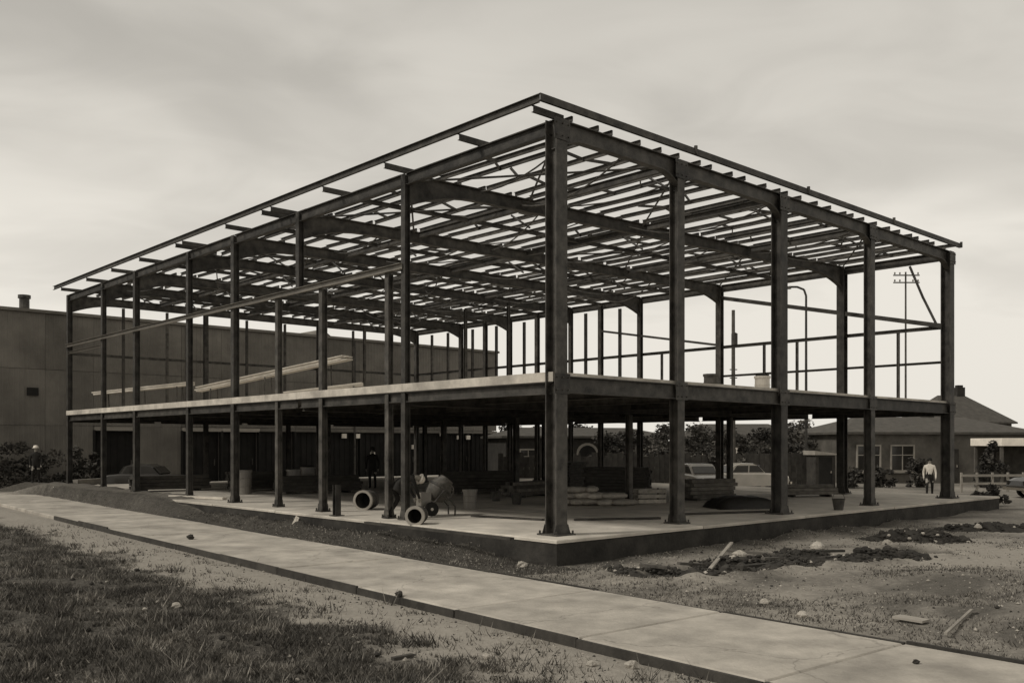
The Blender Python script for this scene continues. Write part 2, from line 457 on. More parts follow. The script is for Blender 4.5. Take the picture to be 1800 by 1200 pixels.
# ---------------------------------------------------------------- steel frame
B = thing('steel_frame_building', 'dark steel skeleton of a two storey building on the concrete slab', 'steel frame', BO, BANG)
EAVE = 8.72
FV = [0, 5.33, 10.56, 14.71, 18.23, 23.16, 26.8, 31.2]
FU = [0, 4.125, 8.68, 13.87, 19.7]
FR = [0, 3.97, 9.57, 13.96, 18.4, 22.9, 27.0, 31.2]         # where the frames land on the right wall
def fv(j, u): return FV[j] + (FR[j] - FV[j]) * u / 19.7
COLM = {}
def column(u, v, z0, z1, w, rz=0, m=STEEL, base=True):
    key = (round(z1 - z0, 2), w, m.name)
    if key not in COLM:
        prof = sec_i(w, w, w * .09, w * .07)
        COLM[key] = MB().loft([[(y, z + w / 2, x) for y, z in prof] for x in (0, z1 - z0)]).mesh('column', m)
    o = put('column', COLM[key], B, (u, v, z0), rz)
    if base:
        k = ('base', w)
        if k not in COLM:
            COLM[k] = MB().box((0, 0, .02), (w * 1.75, w * 1.75, .035)).mesh('base_plate', STEEL)
            COLM[('st', w)] = MB().box((0, 0, .13), (w * 1.5, .014, .19), taper=.72).mesh('stiffener', STEEL)
            COLM[('bo', w)] = MB().tube((0, 0, .03), (0, 0, .10), .022, n=6).mesh('bolt', STEEL)
        put('base_plate', COLM[k], o, (0, 0, 0))
        put('stiffener', COLM[('st', w)], o, (0, w * .52, .004)); put('stiffener', COLM[('st', w)], o, (0, -w * .52, .004))
        for sx in (-1, 1):
            for sy in (-1, 1): put('bolt', COLM[('bo', w)], o, (sx * w * .74, sy * w * .74, 0))
    return o
# front face columns
for u, w in zip(FU, (.33, .26, .32, .25, .34)): column(u, 0, 0, EAVE - .02, w)
# left facade columns
for v, w in ((5.33, .17), (14.71, .21), (18.23, .18), (23.16, .21), (26.8, .18), (31.2, .21)): column(0, v, 0, EAVE - .02, w, R(90))
for v, w in ((6.05, .16), (9.27, .18), (11.82, .16)): column(0, v, 0, 6.30, w, R(90), STEEL2)
column(0, 10.56, 6.46, EAVE - .02, .18, R(90), base=False)
# right facade columns
for v, w in ((3.97, .30), (9.57, .25), (13.96, .2), (16.4, .2), (18.4, .18), (20.8, .2), (22.9, .2), (24.9, .2), (27.0, .2), (31.2, .22)): column(U1, v, 0, EAVE - .02, w, R(90))
# rear columns
for u in (6.5, 13.0): column(u, 31.2, 0, EAVE - .02, .2)
# ground floor columns under the deck
for v in FV[1:-1]: column(8.68, v, 0, 2.84, .17, 0, STEEL2)
for v in (5.33, 14.71, 23.16): column(14.2, v, 0, 2.84, .17, 0, STEEL2)

# rafters with haunches
def rafter_mesh(L, dm, dh, hl, w, posts, m=STEEL):
    st = {0.0, L}
    for p in posts:
        for k in range(-6, 7):
            x = p + hl * k / 6
            if 0 <= x <= L: st.add(round(x, 3))
    st = sorted(st); rings = []
    for x in st:
        q = min(abs(x - p) for p in posts)
        t = max(0, 1 - q / hl); d = dm + (dh - dm) * t ** 2.0
        rings.append([(x, y, z) for y, z in sec_i(d, w, .022, .016)])
    return MB().loft(rings).mesh('rafter', m)
rf = rafter_mesh(U1 + .1, .36, .66, .75, .2, [u + .05 for u in FU])
for i, v in enumerate(FV):
    if i == 0: put('rafter', rf, B, (-.05, 0, EAVE))
    else:
        a_ = Vector((.1, v + (FR[i] - v) * .1 / U1, EAVE)); b_ = Vector((U1 - .1, FR[i], EAVE)); L_ = (b_ - a_).length
        put('rafter', rafter_mesh(L_, .36, .80, 2.0, .17, (0, L_)), B, a_, math.atan2(b_.y - a_.y, b_.x - a_.x))
# beams along the building between rafters
for u in (0, U1):
    for a, c in zip((FV if u == 0 else FR)[:-1], (FV if u == 0 else FR)[1:]):
        bar('eave_beam', (u, a + .1, EAVE - .01), (u, c - .1, EAVE - .01), B, 'i', (.30, .15, .025, .014))
for u in (4.125, 8.68, 13.87):
    for j in range(len(FV) - 1):
        a, c = fv(j, u), fv(j + 1, u)
        bar('tie_beam', (u, a + .1, EAVE - .03), (u, c - .1, EAVE - .03), B, 'i', (.17, .10, .014, .010))
        # knee brackets under the tie beams
        if u != 8.68 or a < 12:
            rod('knee_brace', (u, a + .06, EAVE - .75), (u, a + .85, EAVE - .25), B, .03)
# purlins, one length for each bay, with the small misalignments of a frame in progress
NP = 27
pu = [0.35 + (U1 - .7) * k / (NP - 1) + (random.uniform(-.2, .2) if 0 < k < NP - 1 else 0) for k in range(NP)]
for k, u in enumerate(pu):
    for j in range(len(FV) - 1):
        a, c = fv(j, u), fv(j + 1, u)
        ja, jc = random.uniform(-.12, .12), random.uniform(-.12, .12)
        a2 = a - (.12 if j == 0 else .0); c2 = c + (.1 if j == len(FV) - 2 else -.004)
        bar('purlin', (u + ja, a2, EAVE + .12 + random.uniform(-.003, .012)), (u + jc, c2, EAVE + .12 + random.uniform(-.003, .012)), B, 'c', (.115, .05, .007), STEEL2,
            up=Vector((random.uniform(-.1, .1), 0, 1)))
    # sag rods and bridging between purlins
    if k < NP - 1:
        for j in range(len(FV) - 1):
            a, c = fv(j, u), fv(j + 1, u)
            for t in ((.33, .67) if j < 2 else (.5,)):
                if random.random() < .75:
                    v = a + (c - a) * (t + random.uniform(-.12, .12))
                    bar('bridging', (u + .04, v, EAVE + .10), (pu[k + 1] - .02, v + random.uniform(-.6, .6), EAVE + .09), B, 'c', (.07, .035, .006), STEEL2)
# lighter joists half way between the frames, deeper in the building
for j in range(1, len(FV) - 1):
    for a_, c_ in zip(FU[:-1], FU[1:]):
        va, vc = (fv(j, a_) + fv(j + 1, a_)) / 2, (fv(j, c_) + fv(j + 1, c_)) / 2
        bar('roof_joist', (a_ + .1, va, EAVE - .04), (c_ - .1, vc, EAVE - .04), B, 'i', (.12, .07, .012, .008), STEEL2)
# plan bracing under the purlins
for j in (0, 1, 3, 5, 6):
    a, c = FV[j], FV[j + 1]
    for k in range(4):
        u0, u1 = FU[k], FU[k + 1]
        if (k + j) % 3 == 2: continue
        zb = EAVE - .06 - random.uniform(0, .06)
        rod('plan_brace', (u0 + .2, fv(j, u0) + .1, zb), (u1 - .2, fv(j + 1, u1) - .1, zb), B, .028)
        if k % 2 == 0: rod('plan_brace', (u0 + .2, fv(j + 1, u0) - .1, zb - .07), (u1 - .2, fv(j, u1) + .1, zb - .07), B, .028)
# outriggers and edge rails of the roof
v = .05
while v < 31.3:
    bar('outrigger', (-.62, v, EAVE + .165), (.28, v, EAVE + .165), B, 'c', (.14, .06, .01), STEEL)
    v += random.choice((.55, 2.4, 2.9, 3.3))
for k in range(6):
    a, c = -.12 + 31.5 * k / 6, -.12 + 31.5 * (k + 1) / 6
    bar('edge_rail', (-.60, a, EAVE + .335), (-.60, c - .012, EAVE + .335), B, 'c', (.165, .07, .012), STEEL)
for k in range(4):
    a, c = -.66 + 21.05 * k / 4, -.66 + 21.05 * (k + 1) / 4
    bar('edge_rail', (a, -.20, EAVE + .34), (c - .012, -.20, EAVE + .34), B, 'c', (.15, .07, .012), STEEL)
    rod('rail_cleat', (c, -.2, EAVE + .20), (c, -.2, EAVE + .40), B, .045)
bar('edge_rail', (U1 + .45, -.1, EAVE + .33), (U1 + .45, 31.3, EAVE + .33), B, 'c', (.12, .07, .012), STEEL)
# upper floor deck and its beams
DZ = 3.2
DECK = MB()
du, dv = [-.12, 6.6, 13.2, U1 + .1], [-.02, 5.33, 10.56, 14.71, 18.23, 23.16, 26.8, 31.3]
for a in range(3):
    for c in range(7):
        w, h = du[a + 1] - du[a] - .01, dv[c + 1] - dv[c] - .01
        MB().box((0, 0, 0), (w - .02, h - .02, .012)).build('added_dark_sheet', STEEL, B, ((du[a] + du[a + 1]) / 2, (dv[c] + dv[c + 1]) / 2, DZ + .0075))  # thin dark sheet added beneath the deck to cut bounced light
        MB().box((0, 0, 0), (w, h, .2)).build('deck_panel', DECKC, B, ((du[a] + du[a + 1]) / 2, (dv[c] + dv[c + 1]) / 2, DZ + .12 + random.uniform(-.004, .004)))
for a, c in zip(FU[:-1], FU[1:]):
    bar('floor_beam', (a + .16, -.06, DZ + .14), (c - .16, -.06, DZ + .14), B, 'i', (.36, .17, .022, .014))
    bar('floor_beam', (a + .16, 31.36, DZ), (c - .16, 31.36, DZ), B, 'i', (.30, .15, .02, .014))
for k, (a, c) in enumerate(zip(FV[:-1], FV[1:])):
    bar('floor_beam', (0, a + .1, DZ), (0, c - .1, DZ), B, 'i', (.24, .13, .02, .014))
    bar('floor_beam', (U1, a + .1, DZ), (U1, c - .1, DZ), B, 'i', (.30, .15, .02, .014))
    for u in (2.6, 5.4, 8.68, 11.6, 14.2, 17.0):
        bar('floor_joist', (u, a + .08, DZ), (u, c - .08, DZ), B, 'i', (.22, .11, .016, .012), STEEL2)
    if k: bar('floor_beam', (.12, a, DZ - .02), (U1 - .12, a, DZ - .02), B, 'i', (.30, .15, .02, .014))
# girts and bracing of the outer walls
for a, c in zip(FV[1:-1], FV[2:]):
    bar('girt', (-.10, a, 6.45), (-.10, c - .01, 6.45), B, 'c', (.15, .09, .012), mat('galvanised', g(.20), .5, .25, 2, .1, 30, metal=.3))
bar('girt', (-.05, 26.9, 6.10), (-.05, 31.1, 6.10), B, 'c', (.10, .07, .01), MATS['galvanised'])
rv = FR
for a, c in zip(rv[:-1], rv[1:]):
    bar('girt', (U1 + .1, a, 6.12), (U1 + .1, c - .01, 6.12), B, 'c', (.13, .07, .012), STEEL)
    if a < 9 or a > 13: bar('girt', (U1 + .1, a, 4.86), (U1 + .1, c - .01, 4.86), B, 'c', (.09, .06, .01), STEEL)
bar('wall_brace', (U1 - .1, 9.5, 8.25), (U1 - .1, .1, 6.16), B, 'c', (.16, .07, .012), STEEL)
bar('wall_brace', (U1 - .1, 16.3, 7.4), (U1 - .1, 9.6, 6.2), B, 'c', (.10, .07, .012), STEEL)
rod('wall_brace', (U1 - .05, 1.32, 8.36), (U1 - .05, .85, 7.2), B, .045)
rod('wall_brace', (U1 - .05, .85, 7.2), (U1 - .05, .34, 6.12), B, .045)
# slack cables and temporary ties strung through the roof
cr = random.Random(8)
for _ in range(44):
    j = cr.randrange(0, 6); u0 = cr.uniform(.5, 17); v0 = fv(j, u0) + .1; u1 = min(19.4, u0 + cr.uniform(-1.5, 2.5)); v1 = fv(j + 1, u1) - .1; sag = cr.uniform(.12, .5)
    z0 = EAVE - .05 - cr.uniform(0, .25)
    pts = [Vector((u0 + (u1 - u0) * t / 8, v0 + (v1 - v0) * t / 8, z0 - sag * (1 - (t / 4 - 1) ** 2))) for t in range(9)]
    MB().path(pts, [.022] * 9, 5).build('slack_cable', STEEL, B)
# gusset plates where beams meet the front columns
gp = MB().box((0, 0, 0), (.46, .016, .42)).mesh('gusset_plate', STEEL)
bt = MB().tube((0, 0, 0), (0, -.03, 0), .016, n=6).mesh('bolt', STEEL2)
for u, w in zip(FU, (.33, .26, .32, .25, .34)):
    for z in (DZ - .03, EAVE - .26):
        o = put('gusset_plate', gp, B, (u, -w / 2 - .012, z))
        for x in (-.17, 0, .17):
            for q in (-.13, .13): put('bolt', bt, o, (x, -.01, q))
for a, c in zip((0, 6.5, 13.0), (6.5, 13.0, U1)):
    bar('girt', (a + .1, 31.3, 6.1), (c - .1, 31.3, 6.1), B, 'c', (.12, .07, .012), STEEL)
# thin mullion posts on the right wall
for v in (1.78, 5.9, 7.4, 11.6, 12.7, 15.2, 17.4, 19.6, 21.8, 24.0, 26.0, 28.2, 29.7):
    column(U1 + .02, v, DZ + .22, 6.0 if v < 14 else EAVE - .4, .09 if v < 14 else .12, 0, STEEL2, False)
for v in (17.0, 20.0, 24.5, 28.5): column(14.2, v, DZ + .22, EAVE - .45, .13, 0, STEEL2, False)
for u in (2.4, 4.5, 8.7, 10.9, 15.2, 17.5): column(u, 31.15, DZ + .22, EAVE - .4, .11, 0, STEEL2, False)

# ---------------------------------------------------------------- warehouse behind
WO = toworld(0, 40); WO.z = 0
Wh = thing('warehouse', 'long grey ribbed sheet warehouse with dark loading doors behind the steel frame', 'warehouse', WO, BANG)
WHT = 9.45
def sheet(z0, z1, w=2.5):
    mb = MB(); pts = []; nr = 10
    for k in range(nr):
        x = w * k / nr; d = w / nr
        pts += [(x, 0), (x + d * .55, 0), (x + d * .65, -.02), (x + d * .9, -.02)]
    pts += [(w - .012, 0)]
    mb.loft([[(x, y, z) for x, y in pts] for z in (z0, z1)], closed=False, caps=False)
    mb.box((w / 2, .06, (z0 + z1) / 2), (w - .02, .08, z1 - z0))
    return mb.mesh('wall_sheet', SHEET)
lo, mi, hi = sheet(0, 3.4), sheet(3.42, 6.4), sheet(6.42, WHT)
doors = {8: 1, 10: 1, 11: 1}
doors.update({k: 1 for k in range(12, 20)})
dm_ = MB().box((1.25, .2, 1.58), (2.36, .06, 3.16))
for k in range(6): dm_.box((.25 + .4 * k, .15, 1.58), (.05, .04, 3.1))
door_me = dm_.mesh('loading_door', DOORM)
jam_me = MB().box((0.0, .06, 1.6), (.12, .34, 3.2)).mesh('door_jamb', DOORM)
lin_me = MB().box((1.25, .02, 3.27), (2.48, .24, .22)).mesh('lintel', LINTEL)
lin2_me = MB().box((1.25, .04, 3.30), (2.48, .24, .18)).mesh('lintel', SHEET)
han_me = MB().box((2.15, .10, 1.3), (.06, .05, .4)).mesh('door_handle', STEEL2)
U0W = -16.0
for k in range(20):
    u = U0W + 2.5 * k
    jz = random.uniform(-.01, .01)
    put('wall_sheet', hi, Wh, (u, jz, 0)); put('wall_sheet', mi, Wh, (u, jz + .012, 0))
    if k in doors:
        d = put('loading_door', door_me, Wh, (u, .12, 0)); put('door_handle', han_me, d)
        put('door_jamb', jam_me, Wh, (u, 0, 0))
        put('lintel', lin_me if k in (8, 10, 11) else lin2_me, Wh, (u, 0, 0))
    else: put('wall_sheet', lo, Wh, (u, jz, 0))
MB().box((U0W + 25, 9.2, 4.6), (49.6, 17.8, 9.2)).build('core', SHEET, Wh)
MB().box((U0W + 25, -.02, WHT + .05), (50.3, .35, .16)).build('parapet_cap', SHEET, Wh)
MB().lathe([(.28, 8.6), (.27, 10.6), (.34, 10.62), (.34, 10.8), (.2, 10.8)], 12, Matrix.Translation((1.4, 3.5, 0))).build('chimney_pipe', STEEL, Wh)
MB().box((.85, -.07, 5.2), (.55, .1, .42)).build('wall_vent', DOORM, Wh)
for u, z in ((20.2, 2.95), (21.3, 2.95), (22.5, 1.7), (28.6, 3.15), (30.2, 2.9), (31.1, 2.9), (26.0, 2.2)):
    l_ = MB().box((u, -.04, z), (.34, .12, .30)).build('wall_sign', WHITE, Wh)
for u in (-7.2, 9.3, 21.0):
    MB().tube((u, -.12, .1), (u, -.12, WHT - .1), .07, n=8).build('downpipe', STEEL2, Wh)
# gable of an inner roof rising above the parapet
MB().loft([[(18.3, y, 9.2), (20.6, y, 9.2), (19.2, y, 10.15)] for y in (1.0, 9.0)]).build('roof_gable', SHEET, Wh)

# ---------------------------------------------------------------- houses
def window(parent, c, w, h, rz=0, fm=WHITE):
    """c: centre of the opening on the wall face, window faces local -Y"""
    f = MB(); t = .09
    for x in (-1, 1): f.box((x * (w / 2), 0, 0), (t, .12, h + t))
    for z in (-1, 1): f.box((0, -.004, z * (h / 2)), (w - t, .12, t))
    f.box((0, .0, 0), (.05, .08, h - t)); f.box((0, .003, h * .12), (w - t, .07, .05))
    o = f.build('window', fm, parent, c)
    MB().box((0, .02, 0), (w - .05, .03, h - .05)).build('pane', GLASS, o)
    MB().box((0, -.06, -h / 2 - .09), (w + .25, .2, .07)).build('sill', fm, o)
    return o
def hip_roof(w, d, z0, z1, ridge, ov=.35, t=.14):
    a, c = w / 2 + ov, d / 2 + ov; mb = MB()
    mb.box((0, 0, z0 + t / 2), (2 * a, 2 * c, t))
    vs = [(-a + .02, -c + .02, z0 + t), (a - .02, -c + .02, z0 + t), (a - .02, c - .02, z0 + t), (-a + .02, c - .02, z0 + t), (-ridge / 2, 0, z1), (ridge / 2, 0, z1)]
    mb.add(vs, [(0, 1, 5, 4), (2, 3, 4, 5), (1, 2, 5), (3, 0, 4)])
    return mb
# bungalow seen under the deck on the right
c = at(1655, 57)
h = thing('bungalow', 'low pale rendered bungalow with white framed windows behind the right wall of the frame', 'house', c, R(8))
MB().box((0, 3.5, 1.5), (12.6, 7, 3.0)).build('wall', RENDER, h)
rr = hip_roof(12.6, 7, 3.0, 4.15, 7.5).build('roof', ROOFM, h, (0, 3.5, 0))
MB().box((1.5, .4, 3.9), (.6, .6, 1.3)).build('chimney', BRICKD, rr)
for x, w in ((-4.8, 1.5), (-2.6, 1.5), (3.1, 1.1), (5.2, 1.3)): window(h, (x, -.03, 1.55), w, 1.55, fm=LINTEL)
dd = MB().box((.6, -.03, 1.05), (1.0, .1, 2.1)).build('door', WOODD, h); MB().box((.95, -.1, 1.05), (.05, .06, .14)).build('door_handle', CHROME, dd)
# taller hip roofed house further off
c = at(1716, 82)
h = thing('hip_roofed_house', 'grey house with steep hipped roof and chimney rising beyond the bungalow', 'house', c, R(5))
MB().box((0, 4, 2.1), (6.6, 8, 4.2)).build('wall', RENDER, h)
rr = hip_roof(6.6, 8, 4.2, 6.9, 2.6).build('roof', ROOFM, h, (0, 4, 0))
MB().box((.9, .2, 6.9), (.75, .75, 1.5)).box((.9, .2, 7.75), (.55, .4, .22)).build('chimney', BRICKD, rr)
for x in (-1.8, 1.8): window(h, (x, -.03, 2.6), 1.2, 1.5)
# low brick outbuilding in the middle
c = at(1035, 62)
h = thing('brick_outbuilding', 'low dark brick outbuilding with arched doorway beyond the slab', 'outbuilding', c, R(14))
MB().box((0, 3, 1.4), (11.4, 6, 2.8)).build('wall', BRICKD, h)
hip_roof(11.4, 6, 2.8, 3.55, 8).build('roof', ROOFM, h, (0, 3, 0))
arch = [(-.62, 0), (.62, 0), (.62, 1.7)] + [(.62 * math.cos(R(a)), 1.7 + .62 * math.sin(R(a))) for a in range(20, 180, 20)] + [(-.62, 1.7)]
MB().loft([[(x - .1, y, z) for x, z in arch] for y in (-.06, .1)]).build('door', DOORM, h)
arch2 = [(x * 1.22, z * 1.07) for x, z in arch]
MB().loft([[(x - .1, y, z) for x, z in arch2] for y in (-.03, .08)]).build('door_surround', LINTEL, h)
for x in (-4.2, -2.4, 2.4, 4.3): window(h, (x, -.03, 1.45), 1.1, 1.2, fm=LINTEL)
# cottage left of the bungalow
c = at(1300, 66)
h = thing('cottage', 'small grey cottage with dark roof behind the trees in the middle', 'house', c, R(-6))
MB().box((0, 3, 1.4), (7.6, 6, 2.8)).build('wall', RENDER, h)
rr = hip_roof(7.6, 6, 2.8, 3.9, 5).build('roof', ROOFM, h, (0, 3, 0))
for x in (-2.6, -.8, 2.6): window(h, (x, -.03, 1.45), 1.2, 1.3)
dd = MB().box((.9, -.03, 1.05), (.95, .1, 2.1)).build('door', WOODD, h)
# white roofed carport at the right edge
c = at(1826, 50)
h = thing('carport', 'open carport with white flat roof at the right edge beside the dark shrub', 'carport', c, 0)
MB().box((0, 1.5, 2.52), (4.2, 3.4, .42)).build('roof', WHITE, h)
for x in (-1.95, 1.95):
    for y in (.1, 2.9): MB().box((x, y, 1.155), (.14, .14, 2.31)).build('post', RENDER, h)
MB().box((0, 3.1, 1.15), (3.7, .1, 2.3)).build('back_panel', WOODD, h)
# site hut
c = at(1451, 50)
h = thing('site_hut', 'narrow dark wooden site hut with pale roof standing beyond the slab', 'hut', c, R(10))
MB().box((0, .5, .9), (1.15, 1.0, 1.8)).build('wall', WOODD, h)
MB().loft([[(-.7, y, 1.82), (.7, y, 1.82), (.7, y, 1.88), (-.7, y, 2.05)] for y in (-.15, 1.15)]).build('roof', LINTEL, h)
dd = MB().box((0, -.02, .88), (.75, .05, 1.65)).build('door', DOORM, h); MB().box((.28, -.07, .9), (.05, .06, .12)).build('door_handle', CHROME, dd)

# ---------------------------------------------------------------- poles beyond the frame
def pole(px, d, top, label, arm, r=.11):
    p = at(px, d); zt = CAM_Z + (780 - top) / FPX * d
    t = thing('utility_pole' if arm != 'lamp' else 'street_lamp', label, 'pole' if arm != 'lamp' else 'street lamp', p)
    MB().tube((0, 0, -.2), (0, 0, zt), r, r * .7, 8).build('post', BARK if arm != 'lamp' else STEEL, t)
    if arm == 'lamp':
        pts = [Vector((0, 0, zt)), Vector((-.12, 0, zt + .35)), Vector((-.5, 0, zt + .5)), Vector((-.95, 0, zt + .5))]
        MB().path(pts, [.06] * 4).build('arm', STEEL, t)
        MB().box((-1.15, 0, zt + .46), (.6, .25, .14), taper=.7).build('lantern', STEEL2, t)
    elif arm == 'cross':
        for z in (-.25, -.75):
            a = MB().box((0, -.12, zt + z), (1.8, .07, .08)).build('cross_arm', BARK, t)
            for x in (-.8, -.45, .45, .8): MB().lathe([(.03, 0), (.06, .05), (.05, .14), (.0, .16)], 8, Matrix.Translation((x, -.12, zt + z + .06))).build('insulator', GREYP, a)
    else:
        MB().lathe([(.0, -.4), (.17, -.36), (.17, .3), (.0, .4)], 12, Matrix.Translation((0, -.26, zt - 1.6))).build('transformer', STEEL, t)
        for k in range(8): MB().box((0, -.03, zt - 3.2 - .45 * k), (.4, .05, .05)).build('step', STEEL, t)
    return t
pole(1417, 52, 520, 'thin street lamp with curved arm seen through the second bay from the right', 'lamp', .09)
pole(1592, 64, 478, 'telegraph pole with cross arms seen through the rightmost bay', 'cross', .085)
pole(1289, 50, 545, 'stout utility pole with transformer drum seen through the third bay', 'drum', .13)

# ---------------------------------------------------------------- vegetation
def leaf_cloud(n, rad, seed, clumps=14, ls=.16, fill=.55):
    rnd = random.Random(seed); mb = MB(); cs = []
    for _ in range(clumps):
        while True:
            p = Vector((rnd.uniform(-1, 1), rnd.uniform(-1, 1), rnd.uniform(-1, 1)))
            if .25 < p.length < 1: break
        cs.append((p, rnd.uniform(.25, .45), rnd.choice((0, 0, 1, 1, 2))))
    for _ in range(n):
        p, r, m = rnd.choice(cs)
        q = Vector((rnd.gauss(0, 1), rnd.gauss(0, 1), rnd.gauss(0, 1))).normalized() * r * rnd.random() ** .45
        w = p + q; w = Vector((w.x * rad[0], w.y * rad[1], w.z * rad[2]))
        a = Vector((rnd.gauss(0, 1), rnd.gauss(0, 1), rnd.gauss(0, .6))).normalized() * ls * rnd.uniform(.5, 1.2)
        b_ = a.orthogonal().normalized() * ls * rnd.uniform(.3, .6)
        b_.rotate(Quaternion(a.normalized(), rnd.uniform(0, 6.28)))
        mb.cm = m if rnd.random() < .75 else rnd.randrange(3)
        mb.add([w - a, w + b_, w + a, w - b_], [(0, 1, 2, 3)])
    return mb, cs
LV = [LEAF1, LEAF2, LEAF3]
def tree_mesh(seed, h, rad):
    rnd = random.Random(seed)
    mb, cs = leaf_cloud(1700, rad, seed, 18, .17)
    cen = Vector((0, 0, h - rad[2] * .95))
    crown = mb.mesh('crown', LV)
    t = MB(); fork = Vector((rnd.uniform(-.1, .1), rnd.uniform(-.1, .1), h * .38))
    t.path([Vector((0, 0, -.2)), Vector((.03, 0, h * .18)), fork, cen + Vector((0, 0, rad[2] * .3))], [.17, .13, .11, .03], 8)
    for p, r, m in cs[:9]:
        e = cen + Vector((p.x * rad[0], p.y * rad[1], p.z * rad[2])) * .8
        mid_ = fork.lerp(e, .5) + Vector((0, 0, -.15))
        t.path([fork, mid_, e], [.06, .04, .015], 5)
    return crown, t.mesh('trunk', BARK), cen
TV = [tree_mesh(11, 4.0, (1.9, 1.8, 1.5)), tree_mesh(12, 4.3, (1.6, 1.6, 1.7)), tree_mesh(13, 3.7, (2.2, 2.0, 1.35))]
def tree(name, px, d, var, sc, label, rz=0):
    t = thing(name, label, 'tree', at(px, d), rz, 'small trees beyond the slab')
    t.scale = (sc, sc, sc)
    c, tr, cen = TV[var]
    put('crown', c, t, cen); put('trunk', tr, t)
tree('small_tree', 905, 78, 0, 1.0, 'small tree far beyond the slab just left of the near corner column', 1)
tree('small_tree', 1012, 74, 1, .95, 'small tree just right of the near corner column, over the brick outbuilding', 2)
tree('small_tree', 1118, 55, 2, .82, 'spreading dark tree left of the second front column', .5)
tree('small_tree', 1222, 57, 0, .85, 'dark small tree directly right of the second front column', 2.2)
tree('small_tree', 1275, 52, 1, .78, 'slender small tree behind the third bay, left of the cottage door', 4)
tree('small_tree', 1345, 54, 2, .84, 'broad small tree left of the third front column', 3)
tree('small_tree', 1415, 70, 1, 1.0, 'bushy tree right of the third front column behind the site hut', 5)
tree('small_tree', 1570, 76, 0, 1.0, 'tree rising over the bungalow roof near the right corner column', 1.7)
tree('small_tree', 962, 66, 2, .95, 'broad dark tree directly behind the near corner column', .3)
tree('small_tree', 1062, 54, 1, .74, 'narrow dark tree in front of the outbuilding arch', 2.7)
tree('small_tree', 1165, 60, 0, .86, 'dark tree hidden partly by the second front column', 3.9)
tree('small_tree', 1460, 62, 2, .9, 'spreading tree directly behind the site hut', .9)
tree('small_tree', 1385, 60, 0, .88, 'tree standing partly behind the third front column', 1.1)
def shrub(name, px, d, rad, label, cat='shrub', seed=5, n=1500, z=None):
    t = thing(name, label, cat, at(px, d) if z is None else Vector((at(px, d).x, d, z)))
    mb, cs = leaf_cloud(n, rad, seed, 16, .13)
    mb.build('foliage', [LEAF1, LEAF1, LEAF2], t, (0, 0, rad[2] * .92))
    s_ = MB()
    for p, r, m in cs[:8]:
        s_.path([Vector((0, 0, -.1)), Vector((p.x * rad[0] * .3, p.y * rad[1] * .3, rad[2] * .6)), Vector((p.x * rad[0] * .8, p.y * rad[1] * .8, rad[2] * (.92 + p.z * .7)))], [.05, .035, .012], 5)
    s_.build('stems', BARK, t)
    return t
shrub('shrub', 1740, 50.5, (.85, .8, 1.25), 'tall dark shrub in front of the bungalow by the carport', seed=7)
shrub('shrub', 1738, 36.0, (.62, .5, .42), 'low dark bush at the right end of the slab', seed=8, n=800)
shrub('shrub', 1548, 51, (.9, .6, .55), 'low shrub under the left bungalow window', seed=21, n=900)
shrub('shrub', 1612, 52, (.7, .6, .8), 'shrub in front of the bungalow door', seed=22, n=900)
shrub('shrub', 1500, 50, (.6, .5, .6), 'small shrub right of the site hut', seed=23, n=700)
shrub('hedge', 45, 46.6, (2.6, .6, 1.2), 'dark hedge against the warehouse wall at the far left', 'hedge', 9, 3000)
shrub('hedge', 152, 47.5, (1.1, .6, 1.15), 'dark clipped bush seen between the two leftmost columns', 'bush', 10, 1500)
# far wood on the horizon
mb = MB(); rnd = random.Random(77)
for _ in range(16000):
    x = rnd.uniform(-40, 260); top = 4.6 + 2.2 * noise.noise(Vector((x * .06, 1, 0))) + 1.4 * noise.noise(Vector((x * .3, 5, 0)))
    y = 190 + rnd.uniform(-6, 6) + .12 * x; z = top * rnd.random() ** .7
    a = rnd.uniform(.35, .8); th = rnd.uniform(0, 6.28); ph = rnd.uniform(-.7, .7)
    dx, dy, dz = Vector((math.cos(th) * math.cos(ph), math.sin(th) * math.cos(ph), math.sin(ph))) * a
    mb.cm = rnd.randrange(3)
    mb.add([(x - dx, y - dy, z - dz), (x + dy * .6, y - dx * .6, z + .3), (x + dx, y + dy, z + dz), (x - dy * .6, y + dx * .6, z - .3)], [(0, 1, 2, 3)])
tag(mb.build('far_wood', [LEAF2, LEAF3, mat('far_leaf', g(.15), .9, .2, .3)]), 'far wood along the horizon behind the houses', 'trees', None, 'stuff')

